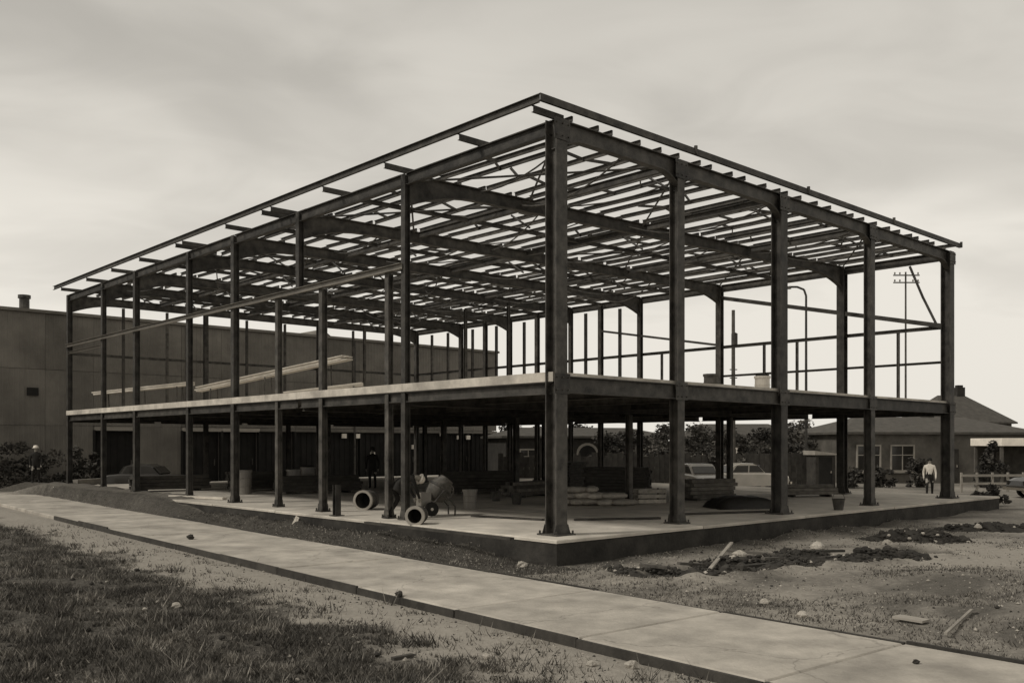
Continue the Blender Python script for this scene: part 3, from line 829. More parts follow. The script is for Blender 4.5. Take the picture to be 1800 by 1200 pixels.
# ---------------------------------------------------------------- cars
def car(name, label, loc, rz, paint):
    t = thing(name, label, 'car', loc, rz, 'parked cars')
    def prof(pts, ys, hw, z0):
        rings = []
        for y, k, dz in ys:
            cx_ = 0
            rings.append([(x * k, y * hw, z0 + (z - z0) * (1 - dz)) for x, z in pts])
        return MB().loft(rings)
    low = [(-2.08, .35), (-1.2, .27), (1.3, .27), (2.05, .33), (2.12, .55), (2.02, .78), (1.5, .88), (.75, .93), (-1.15, .95), (-1.75, .90), (-2.08, .76), (-2.15, .55)]
    ys = [(-1, .965, .10), (-.93, .99, .02), (-.5, 1, -.02), (.5, 1, -.02), (.93, .99, .02), (1, .965, .10)]
    bd = prof(low, ys, .80, .27).build('body', paint, t, smooth=False)
    cab = [(-1.25, .92), (.85, .92), (.45, 1.30), (.15, 1.42), (-.55, 1.43), (-.95, 1.32)]
    prof(cab, [(-1, .95, .04), (-.8, 1, 0), (.8, 1, 0), (1, .95, .04)], .66, .9).build('roof', paint, t)
    for sy in (-1, 1):
        for x0, x1, x2, x3 in ((-.10, .72, .38, -.08), (-1.02, -.18, -.16, -.78)):
            q = [(x0, .97), (x1, .97), (x2, 1.31), (x3, 1.31)]
            MB().loft([[(x, y, z) for x, z in q] for y in (sy * .60, sy * .672)]).build('side_window', GLASS, t)
        for x in (-1.3, 1.32):
            M = Matrix.Translation((x, sy * .70, .32)) @ Matrix.Rotation(R(90), 4, 'X')
            wh = MB().lathe([(.2, -.09), (.31, -.09), (.32, 0), (.31, .09), (.2, .09)], 16, M).build('tyre', RUBBER, t)
            MB().lathe([(.0, -.10), (.19, -.10), (.19, .10), (.0, .10)], 14, M).build('hub', CHROME, wh)
        for x, r in ((2.07, .10), ):
            M = Matrix.Translation((x, sy * .56, .66)) @ Matrix.Rotation(R(90), 4, 'Y')
            MB().lathe([(.0, .06), (r, .03), (r * 1.1, -.04)], 12, M).build('headlight', WHITE, t)
        MB().box((-2.12, sy * .6, .68), (.06, .12, .18)).build('tail_light', GLASS, t)
    MB().loft([[(.82, y, .965), (.50, y, 1.29), (.54, y, 1.31), (.88, y, .98)] for y in (-.56, .56)]).build('windscreen', GLASS, t)
    MB().loft([[(-1.23, y, .965), (-.98, y, 1.29), (-1.02, y, 1.31), (-1.28, y, .98)] for y in (-.54, .54)]).build('rear_window', GLASS, t)
    for x in (2.17, -2.2): MB().box((x, 0, .42), (.1, 1.56, .12)).build('bumper', CHROME, t)
    MB().box((2.09, 0, .60), (.05, .7, .2)).build('grille', CHROME, t)
    return t
car('parked_car', 'dark rounded car parked behind the left side columns', at(262, 46.0), R(-4), mat('dark_grey_car_paint', g(.045), .25, .15, 2, spec=.6))
car('parked_car', 'grey car facing the camera beyond the second bay', at(1228, 46.5), R(-80), GREYP)
car('parked_car', 'pale car parked behind the third bay next to the slab', at(1310, 48), R(12), PALEP)
car('parked_car', 'black car cut off by the right edge of the picture', at(1866, 41.5), R(4), BLACKP)

c = at(880, 52)
f = thing('board_fence', 'long dark uneven board fence behind the cars and beyond the slab', 'fence', c, R(-2))
fr_ = random.Random(5)
bm_ = [MB().box((0, 0, hq / 2), (.28, .03, hq)).mesh('board', WOODD) for hq in (1.7, 1.8, 1.88, 1.95)]
for k in range(62): put('board', bm_[fr_.randrange(4)], f, (k * .29, fr_.uniform(-.015, .015), 0), fr_.uniform(-.02, .02))
for k in range(9): MB().box((k * 2.2, .09, .95), (.1, .12, 1.9)).build('post', WOODD, f)
for z in (.5, 1.4): MB().box((9, .045, z), (18.2, .05, .1)).build('rail', WOODD, f)
# low white fence at the right
c = at(1690, 46)
f = thing('white_fence', 'low white rail fence in front of the bungalow at the right', 'fence', c, R(4))
for k in range(5): MB().box((k * .8, 0, .5), (.09, .09, 1.0)).build('post', LINTEL, f)
for z in (.45, .85): MB().box((1.6, -.07, z), (3.3, .04, .12)).build('rail', LINTEL, f)

# ---------------------------------------------------------------- people
def person(label, loc, rz, top, bottom, hat=None, pose='stand', H=1.74):
    t = thing('person', label, 'person', loc, rz)
    k = H / 1.74; V = []; rad = []; E = []; K = []
    def vert(p, r, c):
        V.append(tuple(q * k for q in p)); rad.append(r if isinstance(r, tuple) else (r, r)); K.append(c); return len(V) - 1
    def chain(root, pts, rs, cs):
        p = root
        for q, r, c in zip(pts, rs, cs):
            i = vert(q, r, c)
            if p is not None: E.append((p, i))
            p = i
        return p
    stoop = pose == 'stoop'
    if stoop: sp = [(0, -.22, .86), (0, -.05, .98), (0, .20, 1.06), (0, .31, 1.06), (0, .38, 1.06), (0, .46, 1.03), (0, .54, .98)]
    else: sp = [(0, 0, .96), (0, .01, 1.15), (0, .0, 1.36), (0, 0, 1.47), (0, .01, 1.53), (0, .02, 1.62), (0, .015, 1.72)]
    chain(None, sp, [(.15, .11), (.145, .10), (.17, .11), (.07, .065), (.055, .055), (.085, .10), (.06, .075)], [0, 1, 1, 1, 2, 2, 2])
    st = {'stand': .08, 'walk': .28, 'stoop': .16}[pose]
    for s_ in (-1, 1):
        f = st * s_; b0 = -.12 if stoop else 0
        chain(0, [(s_ * .10, b0 * 1.4, .80 if stoop else .86), (s_ * .12, f * .5 + .06 + b0 * .2, .48), (s_ * .13, f * .9 - .03 + b0, .10), (s_ * .135, f * .9 + .04 + b0, .045), (s_ * .14, f * .9 + .16 + b0, .035)], [.095, .068, .05, .045, .038], [0, 0, 0, 3, 3])
        if stoop: sh, el, wr, hd, dn = (s_ * .19, .22, 1.02), (s_ * .23, .30, .76), (s_ * .16, .42, .54), (s_ * .15, .44, .47), Vector((0, .02, -1))
        else: sh, el, wr, hd, dn = (s_ * .19, 0, 1.38), (s_ * .26, -.05 * s_, 1.10), (s_ * .25, .10 - .06 * s_, .88), (s_ * .25, .12 - .06 * s_, .80), Vector((0, .08, -1))
        h_ = chain(2, [sh, el, wr, hd], [.07, .052, .036, .034], [1, 1, 1, 2]); hv = Vector(hd)
        for f_, ln in ((-.024, .075), (-.008, .09), (.008, .085), (.024, .07)):
            a = hv + Vector((0, f_, 0)) + dn * .04; chain(h_, [tuple(a), tuple(a + dn * ln * .5 + Vector((-s_ * .012, 0, 0)))], [.010, .008], [2, 2])
        a = hv + Vector((-s_ * .012, .045, -.005)); chain(h_, [tuple(a), tuple(a + Vector((0, .012, -.035)))], [.012, .009], [2, 2])
    me = bpy.data.meshes.new('body'); me.from_pydata(V, E, [])
    tmp = bpy.data.objects.new('tmp_body', me); col.objects.link(tmp)
    tmp.modifiers.new('skin', 'SKIN')
    for i, r in enumerate(rad): me.skin_vertices[0].data[i].radius = (r[0] * k, r[1] * k)
    me.skin_vertices[0].data[0].use_root = True
    ss = tmp.modifiers.new('sub', 'SUBSURF'); ss.levels = 1; ss.render_levels = 1
    m2 = bpy.data.meshes.new_from_object(tmp.evaluated_get(bpy.context.evaluated_depsgraph_get()))
    bpy.data.objects.remove(tmp)
    m2.name = 'body'; m2.materials.clear()
    for m in (bottom, top, SKIN, BLACKP): m2.materials.append(m)
    VV = [Vector(p) for p in V]
    for p in m2.polygons:
        p.material_index = K[min(range(len(VV)), key=lambda i: (VV[i] - p.center).length_squared)]; p.use_smooth = True
    put('body', m2, t)
    up = (Vector(sp[6]) - Vector(sp[4])).normalized(); fw = Vector((0, -up.z, up.y)) * -1 if stoop else Vector((0, 1, 0))
    if stoop: fw = Vector((0, .0, -1)) - up * up.dot(Vector((0, 0, -1))); fw.normalize()
    hc = Vector(sp[5]) * k
    MB().box(hc + fw * .10 * k, (.03, .04, .05)).build('nose', SKIN, t)
    M = Matrix.Translation(hc + up * .07 * k) @ up.to_track_quat('Z', 'Y').to_matrix().to_4x4()
    if hat:
        MB().lathe([(.15, -.012), (.155, 0), (.115, .012), (.112, .06), (.08, .11), (.0, .125)], 14, M).build('hat', hat, t, smooth=True)
    else:
        MB().lathe([(.105, -.06), (.11, 0), (.095, .06), (.05, .095), (.0, .10)], 12, M).build('hair', DARKC, t, smooth=True)
    return t
person('person in dark work clothes and white hat standing by the hedge at far left', at(63, 44.6, ground_z(at(63, 44.6).x, 44.6)), R(200), DARKC, DARKC, WHITE)
person('person in white shirt and dark trousers beyond the slab, left of the right corner column', at(1634, 43, 0), R(160), PALEC, DARKC, None, 'walk')

# ---------------------------------------------------------------- site plant and materials on the slab
SZ = .5
def on_slab(px, py): return G(px, py, SZ)
person('person in dark work clothes stooping on the slab left of the cement mixer', on_slab(706, 910), R(-60), DARKC, DARKC, PALEC, 'stoop')
person('person in dark clothes standing deep in the ground floor under the deck', on_slab(655, 858), R(20), DARKC, DARKC, None)
# stacks of building materials stored under the deck
def stack(px, py, nx, nz_, ln, w, h, m, label, name='timber_stack', piece='timber', rz=0, cat='stack'):
    t = thing(name, label, cat, on_slab(px, py), rz)
    me_ = MB().box((0, 0, 0), (ln, w * .94, h * .92)).mesh(piece, m)
    for q in (-.35, .35): MB().box((q * ln, 0, .04), (.09, nx * w, .08)).build('bearer', WOODD, t)
    for k in range(nz_):
        for i in range(nx):
            if k == nz_ - 1 and random.random() < .35: continue
            put(piece, me_, t, (random.uniform(-.1, .1), (i - (nx - 1) / 2) * w, .08 + h * (k + .5)), random.uniform(-.02, .02))
DK = WOODD; MDK = mat('weathered_timber', g(.10), .9, .4, 4, .3, 30, obj_var=.4)
stack(560, 866, 4, 5, 3.2, .22, .12, DK, 'low stack of dark timbers under the deck between the fifth and sixth left posts', rz=R(30))
stack(840, 866, 5, 6, 3.0, .2, .13, DK, 'dark timber stack deep under the deck left of the corner column', rz=R(20))
stack(930, 872, 4, 4, 2.2, .22, .12, MDK, 'low weathered timber stack just left of the corner column', rz=R(50))
stack(300, 862, 4, 4, 3.0, .25, .14, DK, 'dark timber stack behind the fourth left column', rz=R(35))
stack(1085, 868, 5, 8, 2.4, .2, .12, DK, 'tall dark timber stack behind the cement sacks', rz=R(-15))
stack(1240, 878, 4, 5, 1.8, .24, .13, MDK, 'short weathered timber stack right of the second front column', rz=R(25))
stack(1420, 872, 3, 3, 2.0, .25, .12, MDK, 'few weathered timbers stacked right of the third front column', rz=R(10))
stack(1000, 860, 3, 9, 1.6, .3, .12, DK, 'narrow dark stack directly right of the corner column', rz=R(60))
stack(455, 862, 4, 6, 2.4, .22, .12, DK, 'dark timber stack between the fifth and sixth left columns', rz=R(40))
# cement mixer
c = on_slab(772, 905)
t = thing('cement_mixer', 'dark wheeled cement mixer standing on the slab left of the corner column', 'cement mixer', c, R(25)); t.scale = (.8, .8, .8)
M = Matrix.Translation((0, 0, .85)) @ Matrix.Rotation(R(38), 4, 'Y')
dr = MB().lathe([(.12, -.42), (.34, -.30), (.40, -.05), (.40, .12), (.24, .42), (.26, .44), (.22, .44), (.2, .3), (.0, .1)], 18, M).build('drum', mat('mixer_paint', g(.10), .6, .5, 5, .3, 20), t, smooth=True)
MB().lathe([(.405, .0), (.43, .02), (.43, .07), (.405, .09)], 24, M).build('gear_ring', STEEL, dr)
MB().path([Vector((-.45, .35, .28)), Vector((0, .46, .85)), Vector((.45, .35, .28))], [.03] * 3).build('frame', STEEL, t)
MB().path([Vector((-.45, -.35, .28)), Vector((0, -.46, .85)), Vector((.45, -.35, .28))], [.03] * 3).build('frame', STEEL, t)
MB().tube((0, -.46, .85), (0, .46, .85), .03).build('axle', STEEL, t)
MB().box((-.55, 0, .55), (.36, .5, .45)).build('engine_box', GREYP, t)
for y in (-.42, .42):
    M = Matrix.Translation((-.42, y, .24)) @ Matrix.Rotation(R(90), 4, 'X')
    w_ = MB().lathe([(.15, -.05), (.23, -.05), (.24, 0), (.23, .05), (.15, .05)], 16, M).build('wheel', RUBBER, t)
    MB().lathe([(.0, -.055), (.15, -.04), (.15, .04), (.0, .055)], 14, M).build('rim', PALEP, w_)
MB().tube((.45, .3, 0), (.45, .34, .32), .03).build('leg', STEEL, t); MB().tube((.45, -.3, 0), (.45, -.34, .32), .03).build('leg', STEEL, t)
M = Matrix.Translation((.05, -.56, .85)) @ Matrix.Rotation(R(90), 4, 'X')
hw = MB(); 
for a in range(14):
    a0, a1 = R(a * 360 / 14), R((a + 1) * 360 / 14)
    hw.tube(M @ Vector((.25 * math.cos(a0), .25 * math.sin(a0), 0)), M @ Vector((.25 * math.cos(a1), .25 * math.sin(a1), 0)), .018, n=5)
for a in range(3):
    a0 = R(a * 120); hw.tube(M @ Vector((0, 0, 0)), M @ Vector((.25 * math.cos(a0), .25 * math.sin(a0), 0)), .014, n=5)
hw.build('tilting_wheel', STEEL2, t)
# drums
def drum(px, py, lying, label, m, rz=0, r=.29, hh=.85, z=SZ, lid=None, rimm=None):
    c = G(px, py, z) if z == SZ else px
    t = thing('steel_drum', label, 'drum', c, rz, 'site drums')
    prof = [(r, 0), (r, hh * .32), (r + .015, hh * .33), (r + .015, hh * .35), (r, hh * .36), (r, hh * .65), (r + .015, hh * .66), (r + .015, hh * .68), (r, hh * .69), (r, hh), (r - .025, hh), (r - .03, hh * .1), (0, hh * .1)]
    M = (Matrix.Translation((0, 0, r)) @ Matrix.Rotation(R(90), 4, 'X')) if lying else Matrix.Identity(4)
    o = MB().lathe(prof, 20, M).build('shell', m, t, smooth=False)
    MB().lathe([(r - .001, hh - .06), (r + .03, hh - .06), (r + .03, hh + .02), (r - .04, hh + .02)], 20, M, caps=False).build('rim', rimm or m, t)
    if lying: MB().lathe([(r - .035, hh * .12), (0, hh * .13)], 20, M).build('bottom', DOORM, t)
    if lid: MB().lathe([(r * .9, hh + .02), (r * .9, hh + .08), (0, hh + .1)], 18, M).build('lid', lid, t)
    return t
drum(738, 919, True, 'open pale rimmed drum on its side at the slab edge, mouth towards the path', STEEL2, R(-8), .21, .5, rimm=LINTEL)
drum(652, 893, True, 'open pale rimmed drum on its side left of the cement mixer', STEEL2, R(-14), .27, .6, rimm=LINTEL)
drum(826, 893, False, 'grey upright drum right of the cement mixer', GREYP, 0, .2, .55)
drum(516, 862, False, 'grey upright drum deep in the ground floor, left one of two', GREYP, 0, .28, .85)
drum(541, 858, False, 'grey upright drum with dark lid deep in the ground floor, right one of two', GREYP, 0, .3, .9, lid=RUBBER)
drum(430, 868, False, 'grey upright drum near the fourth left column', GREYP, 0, .26, .9)
drum(Vector((at(1340, 34).x, 34, .5 + DZ + .22)), 0, False, 'pale drum with dark lid standing on the upper deck', PALEP, 0, .27, .95, z=9, lid=RUBBER)
drum(Vector((at(1250, 31).x, 31, .5 + DZ + .22)), 0, False, 'dark drum on the upper deck beside the second front column', STEEL2, 0, .24, .8, z=9)
# stub post
t = thing('stub_post', 'short dark steel stub post on the slab edge beside a left side column', 'post', on_slab(592, 906), BANG)
MB().loft([[(y, z + .08, x) for y, z in sec_i(.16, .16, .016, .012)] for x in (.02, .82)]).build('post', STEEL, t)
MB().box((0, 0, .01), (.3, .3, .02)).build('base_plate', STEEL, t)
# buckets
def bucket(px, py, label):
    t = thing('bucket', label, 'bucket', on_slab(px, py), random.uniform(0, 3), 'buckets on the slab')
    MB().lathe([(.13, 0), (.18, .32), (.19, .33), (.17, .33), (.12, .03), (0, .03)], 16).build('pail', STEEL, t)
    MB().path([Vector((-.18, 0, .3)), Vector((-.13, .02, .45)), Vector((0, .03, .5)), Vector((.13, .02, .45)), Vector((.18, 0, .3))], [.008] * 5, 5).build('handle', STEEL2, t)
bucket(872, 880, 'small dark bucket on the slab left of the corner column')
bucket(908, 886, 'dark bucket on the slab nearest the corner column on its left')
bucket(1474, 896, 'dark bucket on the slab edge between the two right hand front columns')
# sacks heap
def sack_mesh(seed):
    rnd = random.Random(seed); mb = MB(); rings = []
    for i in range(9):
        t = i / 8; x = -.42 + .84 * t
        k = (math.sin(math.pi * (.08 + .84 * t))) ** .45
        rings.append([(x + rnd.uniform(-.015, .015), .24 * k * math.cos(a) * (1 + rnd.uniform(-.06, .06)), .11 + .11 * k * math.sin(a) * (1 + rnd.uniform(-.1, .1))) for a in [2 * math.pi * q / 10 for q in range(10)]])
    return mb.loft(rings).mesh('sack', SACK, True)
SM = [sack_mesh(s_) for s_ in range(4)]
c0 = on_slab(1040, 888)
k = 0
for row, (n_, z) in enumerate(((5, 0), (4, .19), (2, .38))):
    for j in range(n_):
        p = c0 + Vector((-.9 + .46 * j + .23 * row + random.uniform(-.06, .06), .1 * row + random.uniform(-.15, .15), z))
        o = put('cement_sack', SM[k % 4], None, p, random.uniform(-.4, .4) + (1.3 if (j + row) % 2 else .2)); k += 1
        tag(o, f'pale cement sack, {["first", "second", "third", "fourth", "fifth"][j]} from the left in the {["bottom", "middle", "top"][row]} layer of the heap', 'sack', 'cement sacks heaped on the slab')
c = on_slab(1140, 884)
t = thing('timber_crate', 'open slatted timber crate beside the sacks, left of the second front column', 'crate', c, R(15))
for s_ in (-1, 1):
    for z in (.08, .24, .40):
        MB().box((0, s_ * .3, z), (.95, .025, .12)).build('slat', SACK, t); MB().box((s_ * .475, 0, z), (.025, .57, .12)).build('slat', SACK, t)
    for q in (-1, 1): MB().box((s_ * .44, q * .265, .24), (.05, .05, .47)).build('corner_post', WOODD, t)
MB().box((0, 0, .02), (.92, .55, .03)).build('bottom', WOODD, t)
# tarpaulin covered low stack
mb = MB(); rnd = random.Random(4)
nx, ny = 22, 12
for j in range(ny + 1):
    for i in range(nx + 1):
        x, y = i / nx * 2 - 1, j / ny * 2 - 1
        hgt = .36 * (1 - max(abs(x), abs(y)) ** 5) * (1 - .25 * x * x) + .04 * noise.noise(Vector((x * 3, y * 3, 2)))
        mb.v.append((x * 1.0, y * .7, max(.004, hgt)))
mb.f = [(j * (nx + 1) + i, j * (nx + 1) + i + 1, (j + 1) * (nx + 1) + i + 1, (j + 1) * (nx + 1) + i) for j in range(ny) for i in range(nx)]
mb.m = [0] * len(mb.f)
tag(mb.build('tarpaulin_stack', mat('tarpaulin', g(.02), .5, .3, 4, .2, 10), None, on_slab(1303, 892), R(12), True), 'low stack under a black tarpaulin on the slab by the third front column', 'tarpaulin')
# timber lengths on the slab
def plank(name, p0, p1, w, t_, m, label, cat='plank', group=None):
    p0, p1 = Vector(p0), Vector(p1); d = p1 - p0; x = d.normalized(); y = Vector((0, 0, 1)).cross(x).normalized(); z = x.cross(y)
    Mx = Matrix((x, y, z)).transposed()
    mb = MB().box((0, 0, 0), (d.length, w, t_), rot=Mx)
    o = mb.build(name, m, None, (p0 + p1) / 2)
    return tag(o, label, cat, group)
plank('timber_plank', on_slab(640, 922) + Vector((0, .3, .03)), on_slab(900, 952) + Vector((0, .3, .03)), .12, .05, WOODD, 'dark plank lying along the slab edge left of the corner column')
plank('timber_plank', on_slab(830, 908) + Vector((0, 0, .03)), on_slab(955, 915) + Vector((0, 0, .03)), .14, .05, WOODD, 'dark plank lying on the slab behind the corner column foot')
plank('timber_plank', on_slab(1010, 915) + Vector((0, 0, .03)), on_slab(1160, 912) + Vector((0, 0, .03)), .14, .05, WOODD, 'dark plank on the slab between the first two front columns')
plank('timber_plank', on_slab(1200, 905) + Vector((0, 0, .03)), on_slab(1350, 900) + Vector((0, 0, .03)), .12, .05, WOODD, 'dark plank on the slab between second and third front columns')
plank('concrete_beam', on_slab(132, 853) + Vector((0, 0, .14)), on_slab(178, 850) + Vector((0, 0, .14)), .3, .26, LINTEL, 'pale concrete block lying between the two leftmost columns', 'concrete block')
plank('timber_plank', on_slab(395, 878) + Vector((0, 0, .05)), on_slab(300, 874) + Vector((0, 0, .05)), .2, .08, WOODP, 'pale plank lying on the slab edge near the fourth left column')
# white board leaning on the slab edge
plank('timber_plank', G(510, 937, .02), G(525, 905, .42), .12, .04, WOODP, 'short pale board leaning against the left slab edge')
# pale roofing boards carried on trestles on the upper deck
def boards(a, b_, label, n=4):
    t = thing('board_stack', label, 'board stack', a, 0, 'pale boards on the upper deck')
    d = b_ - a
    x = d.normalized(); y = Vector((0, 0, 1)).cross(x).normalized(); z = x.cross(y); Mx = Matrix((x, y, z)).transposed()
    for k in range(n):
        MB().box(d / 2 + z * (.055 * k) + y * random.uniform(-.04, .04) + x * random.uniform(-.1, .1), (d.length * random.uniform(.97, 1), .36, .05), rot=Mx).build('board', WOODP, t)
    dz = .5 + DZ + .21
    for q in (.12, .5, .88):
        p = d * q; hh = (a.z + p.z) - dz
        for s_ in (-.22, .22):
            MB().tube(p + y * s_ + Vector((0, 0, -hh)), p + y * s_ * .8 + Vector((0, 0, -.02)), .03, n=6).build('trestle_leg', STEEL2, t)
boards(P(348, 688, 41), P(612, 632, 36), 'long pale boards sloping up on trestles on the upper deck')
boards(P(166, 694, 46), P(338, 676, 43), 'pale boards laid nearly level on the deck at the far left', 3)
boards(P(500, 693, 30), P(640, 676, 30), 'short pale board stack on the deck edge behind the fifth left column', 2)

# ---------------------------------------------------------------- foreground debris
def rock_mesh(seed):
    rnd = random.Random(seed); mb = MB(); rings = []
    for i in range(6):
        ph = math.pi * (i + .15) / 5.3; rings.append([(math.sin(ph) * math.cos(a) * (1 + rnd.uniform(-.28, .28)), math.sin(ph) * math.sin(a) * .8 * (1 + rnd.uniform(-.28, .28)), -math.cos(ph) * .62 * (1 + rnd.uniform(-.15, .15))) for a in [2 * math.pi * q / 8 for q in range(8)]])
    return mb.loft(rings).mesh('rock', STONE)
RK = [rock_mesh(s_) for s_ in range(5)]
def rock(px, py, r, label, m=None):
    p = G(px, py, .0); p.z = ground_z(p.x, p.y) + r * .3
    if PN0 - .05 < pn(p.x, p.y) < PN1 + .05: p.z = .075 + r * .45
    me = RK[random.randrange(5)]
    if m: me = me.copy(); me.materials.clear(); me.materials.append(m)
    o = put('rock', me, None, p, random.uniform(0, 6)); o.scale = (r, r, r)
    tag(o, label, 'rock', 'loose stones about the site')
rock(917, 996, .13, 'pale stone at the foot of the slab corner')
rock(1246, 946, .17, 'pale stone against the front slab edge below the second bay')
rock(1411, 1084, .10, 'pale round stone at the far edge of the path, right of centre')
rock(1345, 1062, .09, 'flat pale stone on the path edge left of the round stone')
rock(856, 1156, .06, 'pale stone in the near grass at bottom centre')
rock(310, 1082, .07, 'pale stone in the grass at the lower left')
rock(180, 972, .09, 'pale stone where the left verge dirt meets the grass')
rock(335, 952, .11, 'dark stone on the near edge of the path at left', SOIL)
rock(702, 1056, .08, 'dark clod on the near path edge left of centre', SOIL)
rock(1610, 1178, .045, 'small dark stone lying on the path at lower right', SOIL)
rock(1300, 985, .16, 'pale stone beside the left end of the trench')
rock(1412, 992, .17, 'pale stone on the near lip of the trench')
rock(1437, 974, .18, 'pale stone on the far lip of the trench')
rock(1465, 977, .13, 'small pale stone between trench and slab')
rock(1560, 958, .15, 'grey stone below the fourth front column')
rock(1040, 1170, .06, 'pale flat stone in the near grass below the path')
rock(1110, 1172, .085, 'larger pale stone beside another in the near grass right of centre')
rock(1585, 985, .14, 'dark clod at the right end of the trench', SOIL)
# boards and poles lying about
def g2(px, py, dz=.03):
    p = G(px, py, 0); p.z = max(ground_z(p.x, p.y), 0) + dz; return p
plank('timber_plank', g2(1243, 1012, .05), g2(1286, 972, .22), .07, .035, LINTEL, 'pale plank propped on the earth heap at the left end of the trench')
plank('timber_plank', g2(1575, 1092, .06), g2(1628, 1100, .04), .22, .03, LINTEL, 'short pale board in the grass beyond the path at right')
plank('timber_plank', g2(1662, 1122, .05), g2(1708, 1088, .05), .035, .03, LINTEL, 'thin pale stick leaning in the grass at lower right')
plank('timber_plank', g2(1300, 1000, .05), g2(1420, 992, .07), .14, .05, WOODD, 'dark plank across the trench')
plank('timber_plank', g2(1440, 988, .08), g2(1590, 974, .06), .16, .06, WOODD, 'dark plank along the right half of the trench')
plank('timber_plank', g2(690, 1168, .03), g2(725, 1161, .02), .06, .03, MDK, 'broken grey slat in the near grass at bottom left')
# heap of dark earth clods near the slab and along the trench
def lump(mb, p, r, rnd, flat=.7):
    rings = []
    for ph, k in ((-.95, .35), (-.3, .95), (.35, .9), (.9, .4)):
        rings.append([p + Vector((math.cos(a) * k * r * rnd.uniform(.75, 1.2), math.sin(a) * k * r * rnd.uniform(.75, 1.2), ph * r * flat * rnd.uniform(.8, 1.15))) for a in [2 * math.pi * q / 7 + .2 for q in range(7)]])
    mb.loft(rings)
def heap(a, rx, ry, n, label, seed, hh=.24):
    rnd = random.Random(seed); mb = MB(); K, J = 26, 9
    for j in range(J + 1):
        q = j / J
        for i in range(K):
            th = 2 * math.pi * i / K; e = 1 + .28 * noise.noise(Vector((math.cos(th) * 1.5, math.sin(th) * 1.5, seed * 3.1)))
            x, y = math.cos(th) * q * rx * e, math.sin(th) * q * ry * e
            z = ground_z(a.x + x, a.y + y) + hh * (1 - q * q) * (1 + .7 * noise.noise(Vector((x * 4, y * 4, seed)))) - .02 * q
            mb.v.append((x, y, z))
    for j in range(J):
        for i in range(K): mb.f.append((j * K + i, j * K + (i + 1) % K, (j + 1) * K + (i + 1) % K, (j + 1) * K + i)); mb.m.append(0)
    for _ in range(n):
        th, q = rnd.uniform(0, 6.28), rnd.random() ** .5 * 1.15
        x, y = math.cos(th) * q * rx, math.sin(th) * q * ry
        r = rnd.uniform(.015, .055) * (2.2 if rnd.random() < .07 else 1); mb.cm = 1 if rnd.random() < .035 else 0
        lump(mb, Vector((x, y, ground_z(a.x + x, a.y + y) + hh * max(0, 1 - q * q) + r * .2)), r, rnd)
    tag(mb.build('earth_heap', [SOIL, STONE], None, (a.x, a.y, 0)), label, 'earth', None, 'stuff')
heap(G(1175, 1010), 1.0, .55, 320, 'dark loose earth at the left end of the trench', 1)
heap(G(1330, 996), 1.15, .6, 420, 'dark loose earth in the middle of the trench', 2)
heap(G(1490, 982), 1.6, .55, 480, 'dark loose earth at the right of the trench', 3)
heap(G(1610, 950), 1.3, .6, 420, 'dark earth heap against the front slab edge at right', 4)

heap(G(1420, 988), 1.3, .5, 380, 'dark loose earth joining the middle and right of the trench', 6, .2)
heap(G(1250, 1004), .9, .5, 300, 'dark loose earth between the left end and middle of the trench', 7, .2)
heap(G(1740, 932), 1.6, .5, 300, 'dark earth bank at the right end of the slab', 8, .2)
dr_ = random.Random(31)
for px, py, l_ in ((1150, 1004, 'left of the propped plank'), (1215, 1000, 'under the propped plank'), (1320, 984, 'on the middle of the earth heap'), (1370, 990, 'beside the dark plank on the heap'), (1455, 976, 'on the far side of the trench'), (1520, 972, 'at the right of the trench'), (1585, 944, 'on the heap by the slab'), (1640, 948, 'at the right end of the heap by the slab')):
    p = g2(px, py, .10); a_ = dr_.uniform(-.6, .9); ln = dr_.uniform(.5, 1.1); d_ = Vector((math.cos(a_) * ln, math.sin(a_) * ln, dr_.uniform(-.08, .1)))
    plank('timber_offcut', p - d_ * .5, p + d_ * .5, .11, .05, MDK, 'dark timber offcut ' + l_, 'offcut', 'offcuts on the earth heaps')

# ---------------------------------------------------------------- grass and rubble
def vis(x, y): return y > 8.3 and abs(x) < .57 * y + .6
mb = MB(); rnd = random.Random(99)
def tuft(x, y, hgt, spread, nb):
    z = ground_z(x, y) - .01; q = nz(x, y, 1.9, 71) + .6 * nz(x, y, 5.5, 72)
    wts = (6, 4, .6) if q < .1 else ((3, 4, 2) if q < .35 else (1, 3, 5))
    for _ in range(nb):
        a = rnd.uniform(0, 6.28); ln = hgt * rnd.uniform(.5, 1.2)
        bx, by = x + rnd.gauss(0, spread), y + rnd.gauss(0, spread)
        lx, ly = math.cos(a) * ln * rnd.uniform(.2, .9), math.sin(a) * ln * rnd.uniform(.2, .9)
        w = rnd.uniform(.005, .011); a2 = rnd.uniform(0, 3.14); wx, wy = w * math.cos(a2), w * math.sin(a2)
        mb.cm = rnd.choices((0, 1, 2), wts)[0]
        mb.add([(bx - wx, by - wy, z), (bx + wx, by + wy, z), (bx + lx, by + ly, z + ln * .8)], [(0, 1, 2)])
cnt = 0
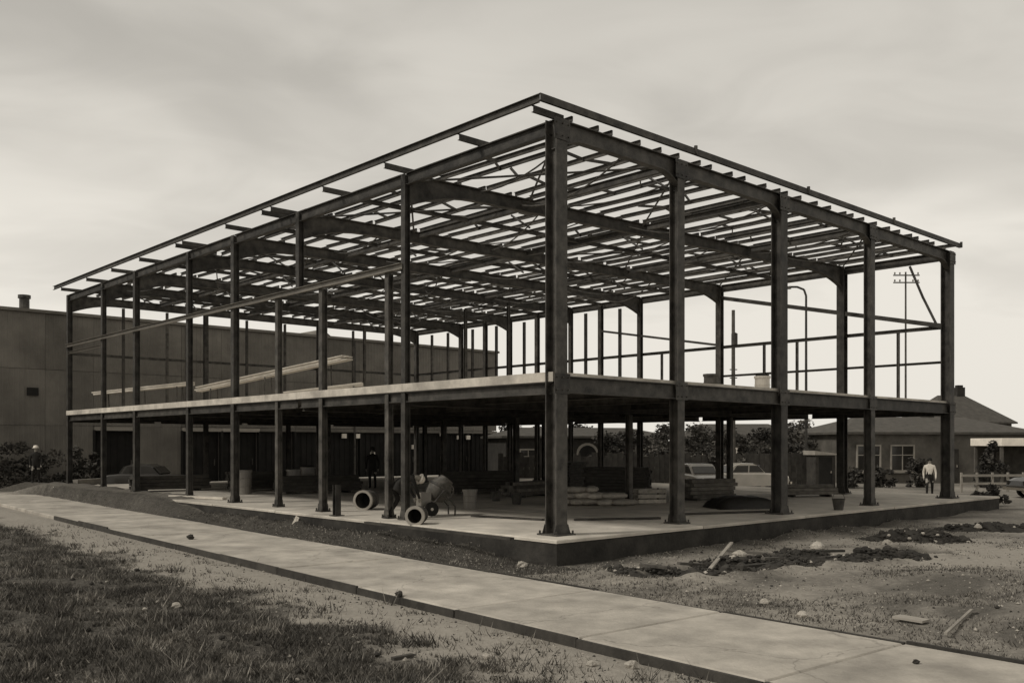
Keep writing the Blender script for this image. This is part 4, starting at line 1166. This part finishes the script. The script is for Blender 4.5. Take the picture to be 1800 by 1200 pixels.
while cnt < 17000:
    y = 8.4 + 19 * rnd.random() ** 1.5; x = rnd.uniform(-.57, .3) * y
    n = pn(x, y) + .9 * nz(x, y, .8, 11) + .35 * nz(x, y, 2.6, 21) + .7 * nz(x, y, 1.7, 73)
    if n > 5.75 + rnd.gauss(0, .25) and not (n < 7.4 and rnd.random() < .08): continue
    c_ = nz(x, y, 1.3, 30) + .7 * nz(x, y, 3.4, 33)
    if c_ < -.22 and rnd.random() < .8: continue
    hg = max(.04, .09 + .11 * c_ + .04 * nz(x, y, .7, 31))
    if rnd.random() < .02: hg *= 2.2
    tuft(x, y, hg, .035 + .03 * rnd.random(), 6); cnt += 1
cnt = 0
while cnt < 6500:
    x, y = rnd.uniform(-12, 13), rnd.uniform(9.5, 30)
    n = pn(x, y); u, v = toloc(x, y)
    if n < PN1 + .1 or (u > -.85 and v > -.85) or not vis(x, y): continue
    if u < -.85: pr = .9
    else: pr = sm(-.15, .3, nz(x, y, .8, 41)) * (1.3 if x > 5.5 and y < 17 else .35)
    if rnd.random() > pr: continue
    tuft(x, y, .07, .05, 4); cnt += 1
tag(mb.build('grass', [GR1, GR2, GR3]), 'rough dry grass on the verges', 'grass', None, 'stuff')
mb = MB()
cnt = 0
while cnt < 5000:
    x, y = rnd.uniform(-14, 13), rnd.uniform(8.6, 26)
    n = pn(x, y); u, v = toloc(x, y)
    if not vis(x, y) or (u > -.85 and v > -.85) or n < 5.2 or PN0 < n < PN1: continue
    r = rnd.uniform(.008, .022) * (1.8 if rnd.random() < .06 else 1); z = ground_z(x, y) + r * .3
    mb.cm = rnd.choices((0, 1), (3, 2))[0]
    o = [Vector((r, 0, 0)), Vector((0, r, 0)), Vector((-r, 0, 0)), Vector((0, -r, 0)), Vector((0, 0, r * .7)), Vector((0, 0, -r * .7))]
    vs = [Vector((x, y, z)) + o_ * rnd.uniform(.6, 1.3) for o_ in o]
    mb.add(vs, [(0, 1, 4), (1, 2, 4), (2, 3, 4), (3, 0, 4), (1, 0, 5), (2, 1, 5), (3, 2, 5), (0, 3, 5)]); cnt += 1
for _ in range(900):
    y = 8.6 + 12 * rnd.random() ** 1.3; x = rnd.uniform(-.57, .3) * y
    if pn(x, y) > 5.6: continue
    r = rnd.uniform(.015, .04) * (1.6 if rnd.random() < .1 else 1); mb.cm = 1 if rnd.random() < .85 else 0
    lump(mb, Vector((x, y, ground_z(x, y) + r * .25)), r, rnd)
tag(mb.build('rubble', [STONE, SOIL]), 'small loose stones strewn over the dirt', 'gravel', None, 'stuff')
